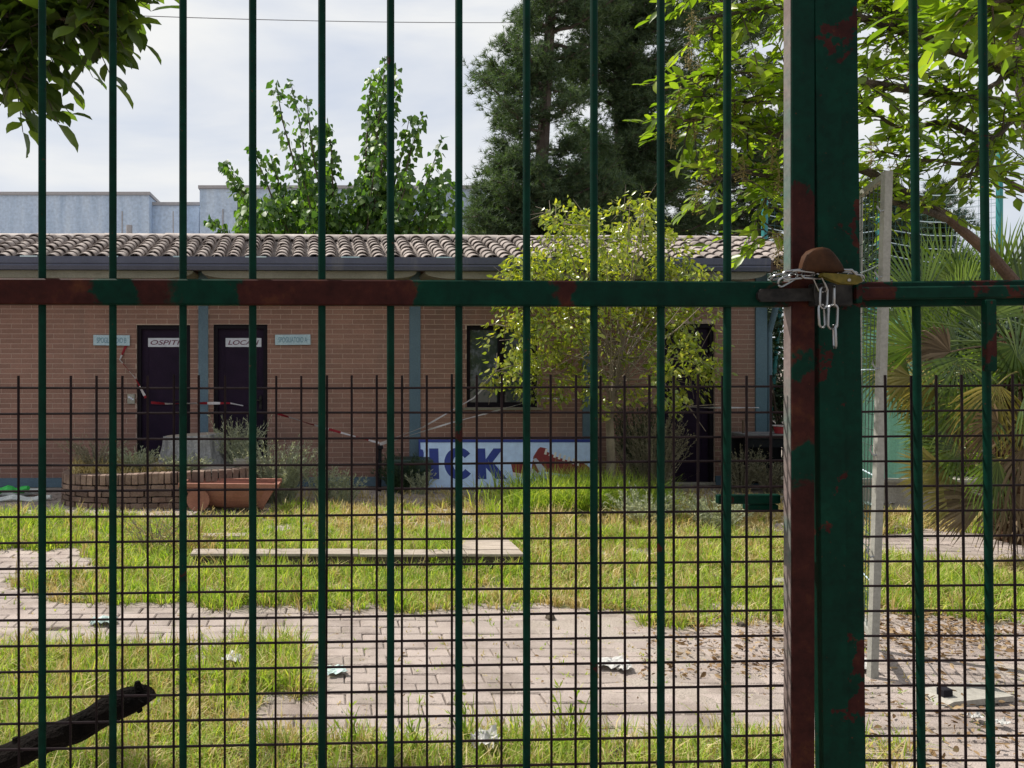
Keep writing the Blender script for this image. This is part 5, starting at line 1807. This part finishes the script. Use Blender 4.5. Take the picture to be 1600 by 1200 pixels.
link(1222, 431, 78, 60, CY + .01)
link(1231, 436, 60, 20, CY)
link(1240, 429, 84, 8, CY - .003)
link(1254, 427, 96, 75, CY - .003)
link(1270, 428, 92, 12, CY - .006)
link(1281, 442, 155, 60, CY - .006, .9)
link(1287, 465, 2, 14, CY - .006, 1.0)
link(1284, 494, -3, 25, CY - .005, 1.05)
link(1303, 463, 0, 62, CY - .005, .95)
link(1301, 495, 2, 6, CY - .007, 1.12)
link(1304, 526, -2, 68, CY - .006, 1.05)
link(1322, 430, 88, 50, CY + .004, .95)
link(1336, 434, 100, 20, CY + .012, .8)
pd = thing('rusty_padlock', P(1290, 425, 1.47), 'rusty round-backed padlock with a dull brass edge resting on the chain', 'padlock')
dome = [(1254, 425), (1256, 412), (1260, 399), (1267, 391), (1276, 387), (1285, 386), (1293, 388), (1300, 394), (1308, 404), (1315, 415), (1319, 425), (1300, 428), (1275, 426)]
dm = MB()
poly = [(P(a_, b_, 1.47).x, P(a_, b_, 1.47).z) for a_, b_ in dome]
cxp = sum(p[0] for p in poly) / len(poly); czp = sum(p[1] for p in poly) / len(poly)
n_ = len(poly)
lay = [(1.485, 1.0), (1.470, 1.0), (1.464, .93), (1.461, .75), (1.460, .4)]
for (y_, s_) in lay:
    for p in poly: dm.v.append((cxp + (p[0] - cxp) * s_, y_, czp + (p[1] - czp) * s_))
for l in range(len(lay) - 1):
    for i in range(n_):
        j = (i + 1) % n_
        dm.f.append((l * n_ + i, l * n_ + j, (l + 1) * n_ + j, (l + 1) * n_ + i))
dm.f.append(tuple(range((len(lay) - 1) * n_, len(lay) * n_)))
dmm = dm.mesh('case', True)
put('case', dmm, M['rust'], pd, world=True)
bandp = [(1283, 427), (1300, 428), (1332, 430), (1342, 434), (1344, 440), (1335, 445), (1312, 444), (1296, 438), (1282, 432)]
put('brass_band', MB().prism([(P(a_, b_, 1.46).x, P(a_, b_, 1.46).z) for a_, b_ in bandp], 1.4525, 1.4665), M['brass'], pd, world=True)
put('rivet', MB().tube([P(1327, 437.5, 1.449), P(1327, 437.5, 1.454)], .0028, 10), M['chrome'], pd, world=True)
put('shackle', MB().tube([P(1306, 428, 1.475), P(1312, 422, 1.475), P(1330, 422, 1.475), P(1338, 430, 1.475)], .003, 8), M['chrome'], pd, world=True)

# ------------------------------------------------------------ cut branch sloping up from the lower left
random.seed(71)
lg0, lg1 = P(-60, 1215, 1.72), P(228, 1082, 1.80)
lgb = thing('cut_branch', (lg0.x, lg0.y, lg0.z), 'thick dark broken branch sloping up from the lower left behind the gate mesh', 'branch')
lgm = MB(); npt = 26; n_ = 14
axis = [lg0.lerp(lg1, k / (npt - 1)) + Vector((0, 0, .003 * math.sin(k * .7) - .004 * math.sin(PI * k / (npt - 1)))) for k in range(npt)]
low = Vector((lg0.x - .55, lg0.y - .02, 0.02))
axis = [low, low.lerp(lg0, .35) + Vector((-.03, 0, .02)), low.lerp(lg0, .7)] + axis
for i, c in enumerate(axis):
    d = (axis[min(i + 1, len(axis) - 1)] - axis[max(0, i - 1)]).normalized()
    a_ = d.cross(Vector((0, 1, 0))).normalized(); b_ = d.cross(a_)
    for k in range(n_):
        t = 2 * PI * k / n_
        rr = .0305 * (1 + .16 * noise.noise(Vector((i * .35, math.cos(t) * 1.3, math.sin(t) * 1.3))) + .07 * math.sin(3 * t + i * .3)) * (1.0 if i < len(axis) - 3 else (1 - .12 * (i - len(axis) + 3)))
        lgm.v.append(tuple(c + a_ * math.cos(t) * rr + b_ * math.sin(t) * rr + (d * .018 * math.cos(t + 2.2) if i == len(axis) - 1 else Vector((0, 0, 0)))))
for i in range(len(axis) - 1):
    for k in range(n_):
        k2 = (k + 1) % n_
        lgm.f.append((i * n_ + k, i * n_ + k2, (i + 1) * n_ + k2, (i + 1) * n_ + k))
lgm.f.append(tuple(range(n_))[::-1]); lgm.f.append(tuple((len(axis) - 1) * n_ + k for k in range(n_)))
put('wood', lgm, M['barkdark'], lgb, world=True)
for (u, s_) in ((.30, 1), (.62, -1), (.93, -1), (.97, 1), (.45, 1)):
    c = lg0.lerp(lg1, u); up_ = Vector((-.35, 0, .9)).normalized() * s_
    put('knot', MB().tube([c + up_ * .012, c + up_ * .034 + Vector((.004, 0, 0))], [.013, .006], 7), M['barkdark'], lgb, world=True)

# ------------------------------------------------------------ scraps on the paving
def scrap(px, py, w_, l_, mat, label, seed, name='paper_scrap', cat='litter', z=.012, crump=.012):
    rs = random.Random(seed)
    y = ground_y(py); b = at_ground(px, y)
    mb = MB(); n1 = 9
    for i in range(n1):
        for j in range(n1):
            e_ = 1 + .35 * noise.noise(Vector((i * .5, j * .5, seed)))
            mb.v.append(((i / 8 - .5) * w_ * e_ + rs.gauss(0, w_ * .02), (j / 8 - .5) * l_ * e_ + rs.gauss(0, l_ * .02), z + abs(rs.gauss(0, crump * .35)) + crump * (1 + 1.5 * noise.noise(Vector((i * .45, j * .45, seed + 9))))))
    for i in range(8):
        for j in range(8):
            a_ = i * n1 + j
            mb.f.append((a_, a_ + n1, a_ + n1 + 1, a_ + 1))
    t = thing(name, b, label, cat, rot=(0, 0, rs.uniform(-.5, .5)))
    put('sheet', mb, mat, t)
scrap(525, 1054, .10, .09, M['cyan'], 'pale cyan plastic scrap lying on the middle of the paving', 1, 'plastic_scrap')
scrap(162, 976, .14, .12, M['cyan'], 'faint greenish plastic scrap on the paving at the left', 2, 'plastic_scrap')
scrap(365, 1051, .09, .08, M['paper'], 'crumpled white scrap in the grass left of the middle', 3, z=.05, crump=.02)
scrap(955, 1042, .16, .12, M['paper'], 'torn white paper pieces on the paving right of the middle', 4)
scrap(975, 1050, .07, .06, M['paper'], 'tiny white paper piece beside the torn pieces', 5)
scrap(757, 1190, .10, .10, M['paper'], 'white folded paper in the grass at the foot of the gate', 6, z=.05, crump=.03)
scrap(1345, 1045, .10, .16, M['paper'], 'white sheet scrap at the foot of the grey mesh panel', 7)
scrap(240, 1105, .06, .05, M['paper'], 'small white scrap under the tip of the cut branch', 8)
scrap(1565, 1138, .05, .04, M['paper'], 'small white scrap on the shaded paving at lower right', 9)
scrap(1522, 1128, .06, .04, M['paper'], 'white curled scrap on the mossy patch at lower right', 10)
scrap(1355, 795, .25, .2, M['cyan'], 'pale blue plastic rubbish heaped at the kerb wall', 11, 'plastic_scrap', crump=.04)
scrap(1385, 792, .2, .2, M['paper'], 'greyish rubbish next to the blue plastic at the kerb wall', 12, crump=.04)
scrap(1075, 962, .04, .04, M['tapered'], 'tiny red scrap at the lawn edge before the right bars', 13, 'plastic_scrap')
y = ground_y(1092)
t = thing('stone_slab', at_ground(1500, y), 'flat pale broken slab lying on the paving at lower right', 'slab', rot=(R(2), R(-3), R(6)))
put('slab', MB().prism([(-.18, 0), (-.1, .03), (.19, .028), (.2, .004)], -.07, .07), M['concrete'], t)
put('dark_chip', MB().bevbox(.022, .018, .018, .003, Matrix.Translation((-.085, -.01, .045))), M['black'], t)
t = thing('stone_slab', at_ground(1224, ground_y(920)), 'small white stone block in the grass beside the gate post', 'slab')
put('block', MB().bevbox(.05, .04, .035, .006, Matrix.Translation((0, 0, .03))), M['concrete'], t)
for (px, py, w_, lb) in ((860, 966, .07, 'dark clod of soil on the paving at the lawn edge'), (1080, 978, .06, 'small dark clod among grass tufts right of the paving'), (1240 - 82, 980, .06, 'dark brown clod just left of the last bar'),
                         (840, 1176, .10, 'tangled dead grass clod near the foot of the gate'), (965, 1192, .10, 'dark brown clod at the bottom of the picture near the gate')):
    b = at_ground(px, ground_y(py))
    t = thing('soil_clod', b, lb, 'clod')
    mb = MB(); rs = random.Random(px); n1 = 9
    for l, (z_, s_) in enumerate(((-.01, 1), (.012, .95), (.03, .6), (.036, .2))):
        for i in range(n1):
            a_ = 2 * PI * i / n1
            r1 = w_ / 2 * s_ * rs.uniform(.7, 1.25)
            mb.v.append((math.cos(a_) * r1, math.sin(a_) * r1, z_ * w_ / .07))
    for l in range(3):
        for i in range(n1):
            j = (i + 1) % n1
            mb.f.append((l * n1 + i, l * n1 + j, (l + 1) * n1 + j, (l + 1) * n1 + i))
    mb.f.append(tuple(3 * n1 + i for i in range(n1)))
    put('lump', mb, M['bark'], t)

# ------------------------------------------------------------ grass
def blades(tufts, name, mat):
    """tufts: (x, y, height, number, spread, z)"""
    X, Y, H, W_, AZ, LE, Z = [], [], [], [], [], [], []
    for (x, y, h, n, sp, z) in tufts:
        a = RNG.uniform(0, 2 * PI, n); r = sp * np.sqrt(RNG.uniform(0, 1, n))
        X.append(x + r * np.cos(a)); Y.append(y + r * np.sin(a))
        H.append(h * RNG.uniform(.45, 1.15, n)); AZ.append(a + RNG.normal(0, .7, n)); LE.append(RNG.uniform(.15, .95, n))
        W_.append(np.full(n, .0016 + .00035 * y) * RNG.uniform(.7, 1.3, n)); Z.append(np.full(n, z))
    X, Y, H, W_, AZ, LE, Z = map(np.concatenate, (X, Y, H, W_, AZ, LE, Z))
    n = len(X)
    dx, dy = np.cos(AZ), np.sin(AZ)
    fa = AZ + PI / 2 + RNG.normal(0, .6, n)
    sx, sy = np.cos(fa) * W_, np.sin(fa) * W_
    V = np.zeros((n, 5, 3))
    for k, (u, wk) in enumerate(((0, .8), (.5, 1.0))):
        out_ = LE * H * (u ** 1.7) * .9
        zz_ = Z + H * (u - .35 * LE * u * u)
        cx_, cy_ = X + dx * out_, Y + dy * out_
        V[:, 2 * k] = np.stack([cx_ - sx * wk, cy_ - sy * wk, zz_], 1)
        V[:, 2 * k + 1] = np.stack([cx_ + sx * wk, cy_ + sy * wk, zz_], 1)
    out_ = LE * H * 1.05
    V[:, 4] = np.stack([X + dx * out_, Y + dy * out_, Z + H * (1 - .5 * LE)], 1)
    TFc = np.array([(0, 1, 3), (0, 3, 2), (2, 3, 4)])
    F = TFc[None] + (np.arange(n) * 5)[:, None, None]
    o = put(name, np_mesh(name, V.reshape(-1, 3), F.reshape(-1, 3), mat), None)
    return o


random.seed(81)
green, dry = [], []
for _ in range(120000):
    y = random.uniform(2.45, 8.6)
    x = random.uniform(-(540 / 1200) * y - .2, (1120 / 1200) * y + .2)
    if random.random() > .25 + .75 * (y / 8.6): pass
    d = grass_density(x, y)
    if random.random() * 1.5 > d: continue
    px, py = px_of(x, y)
    if fx0 < x < fx1 and yF - .02 < y < yF + .16: continue
    if x > fx1 - .42 and x < fx1 + .02 and yF < y < yB: continue
    if y > 7.9 and px < 430: continue
    keepp = .42 if y > 4.5 else .85
    if random.random() > keepp: continue
    patch = noise.noise(Vector((x * .9 + 5, y * .9, 2)))
    h = (.12 if y < 4.5 else .12) * (1 + .5 * patch) * random.uniform(.45, 1.5)
    if fx0 + .1 < x < fx1 - .42 and yF + .1 < y < yB: h *= 1.9
    elif y > 6.9 and px > 830 and px < 1080: h *= 1.3
    isdry = random.random() < (.34 if y < 4.5 else .22) + max(0, -patch) * .5 + (.40 if (y > 6.9 and px > 480) else 0) + (.18 if (y > 5.3 and px > 830) else 0)
    (dry if isdry else green).append((x, y, h, random.randint(7, 13), .035, -.015))
# tall clump at the foot of the small tree
for _ in range(1000):
    px = random.gauss(905, 50); y = random.uniform(7.55, 8.7)
    green.append(((px - 510) / 1200 * y, y, random.uniform(.26, .52), 9, .05, -.02))
for _ in range(130):
    px = random.uniform(960, 1060); y = random.uniform(7.5, 8.6)
    green.append(((px - 510) / 1200 * y, y, random.uniform(.15, .36), 7, .05, -.02))
# dry strip before the wall
for _ in range(900):
    px = random.uniform(430, 1230); y = random.uniform(7.4, 9.0)
    dry.append(((px - 510) / 1200 * y, y, random.uniform(.05, .17), 7, .05, -.02))
for _ in range(700):      # in the planter and round it
    px = random.uniform(115, 300); y = random.uniform(8.15, 9.0)
    dry.append(((px - 510) / 1200 * y, y, random.uniform(.05, .16), 5, .04, .34))
for _ in range(130):
    px = random.uniform(120, 440); y = random.uniform(7.55, 8.0)
    dry.append(((px - 510) / 1200 * y, y, random.uniform(.03, .10), 5, .04, -.02))
for _ in range(700):      # tall thin seed stalks over the lawn
    y = random.uniform(2.7, 8.0); x = random.uniform(-.45 * y, .93 * y)
    if grass_density(x, y) > .6: dry.append((x, y, random.uniform(.14, .30), 2, .02, -.015))
for _ in range(500):      # darker coarse tussocks
    y = random.uniform(2.7, 8.0); x = random.uniform(-.45 * y, .93 * y)
    if grass_density(x, y) > .8 and noise.noise(Vector((x * 1.2, y * 1.2, 20))) > .05: green.append((x, y, random.uniform(.14, .24), 16, .03, -.015))
# sparse blades in the joints of the paving
for _ in range(3600):
    y = random.uniform(2.5, 8.2); x = random.uniform(-.45 * y, .93 * y)
    (green if random.random() < .6 else dry).append((x, y, random.uniform(.012, .045), 4, .012, -.012))
tag(blades(green, 'grass', M['grass']), 'yellow-green grass growing over the yard in sunlit patches', 'grass', kind='stuff')
tag(blades(dry, 'dry_grass', M['grassdry']), 'straw-coloured dry grass mixed through the lawn and along the wall', 'dry grass', kind='stuff')

# fallen leaves and crumbs
random.seed(91)
pos, dr, sz = [], [], []
for _ in range(2600):
    k = random.random()
    if k < .42:
        px = random.gauss(1470, 110); py = random.gauss(990, 22)
    elif k < .55:
        px = random.uniform(1340, 1640); py = random.uniform(1000, 1200)
    elif k < .72:
        px = random.uniform(1000, 1235); py = random.uniform(955, 1060)
    else:
        px = random.uniform(-20, 1620); py = random.uniform(790, 1215)
    if py < 790 or py > 1230: continue
    y = ground_y(py)
    pos.append(((px - 510) / 1200 * y, y, random.uniform(.008, .028)))
    a_ = random.uniform(0, 2 * PI); dr.append((math.cos(a_), math.sin(a_), random.gauss(0, .25)))
    sz.append(random.uniform(.012, .05) if k < .72 else random.uniform(.008, .026))
A = frame(np.array(pos), np.array(dr), np.tile([0, 0, 1.], (len(pos), 1)) + RNG.normal(0, .75, (len(pos), 3)), np.array(sz), np.array(sz) * RNG.uniform(.5, 1.2, len(sz)))
tag(put('leaf_litter', instance_mesh('leaf_litter', OVAL_V, OVAL_F, A, M['litter']), None), 'brown fallen leaves and crumbs scattered over paving and lawn edge', 'fallen leaves', kind='stuff')
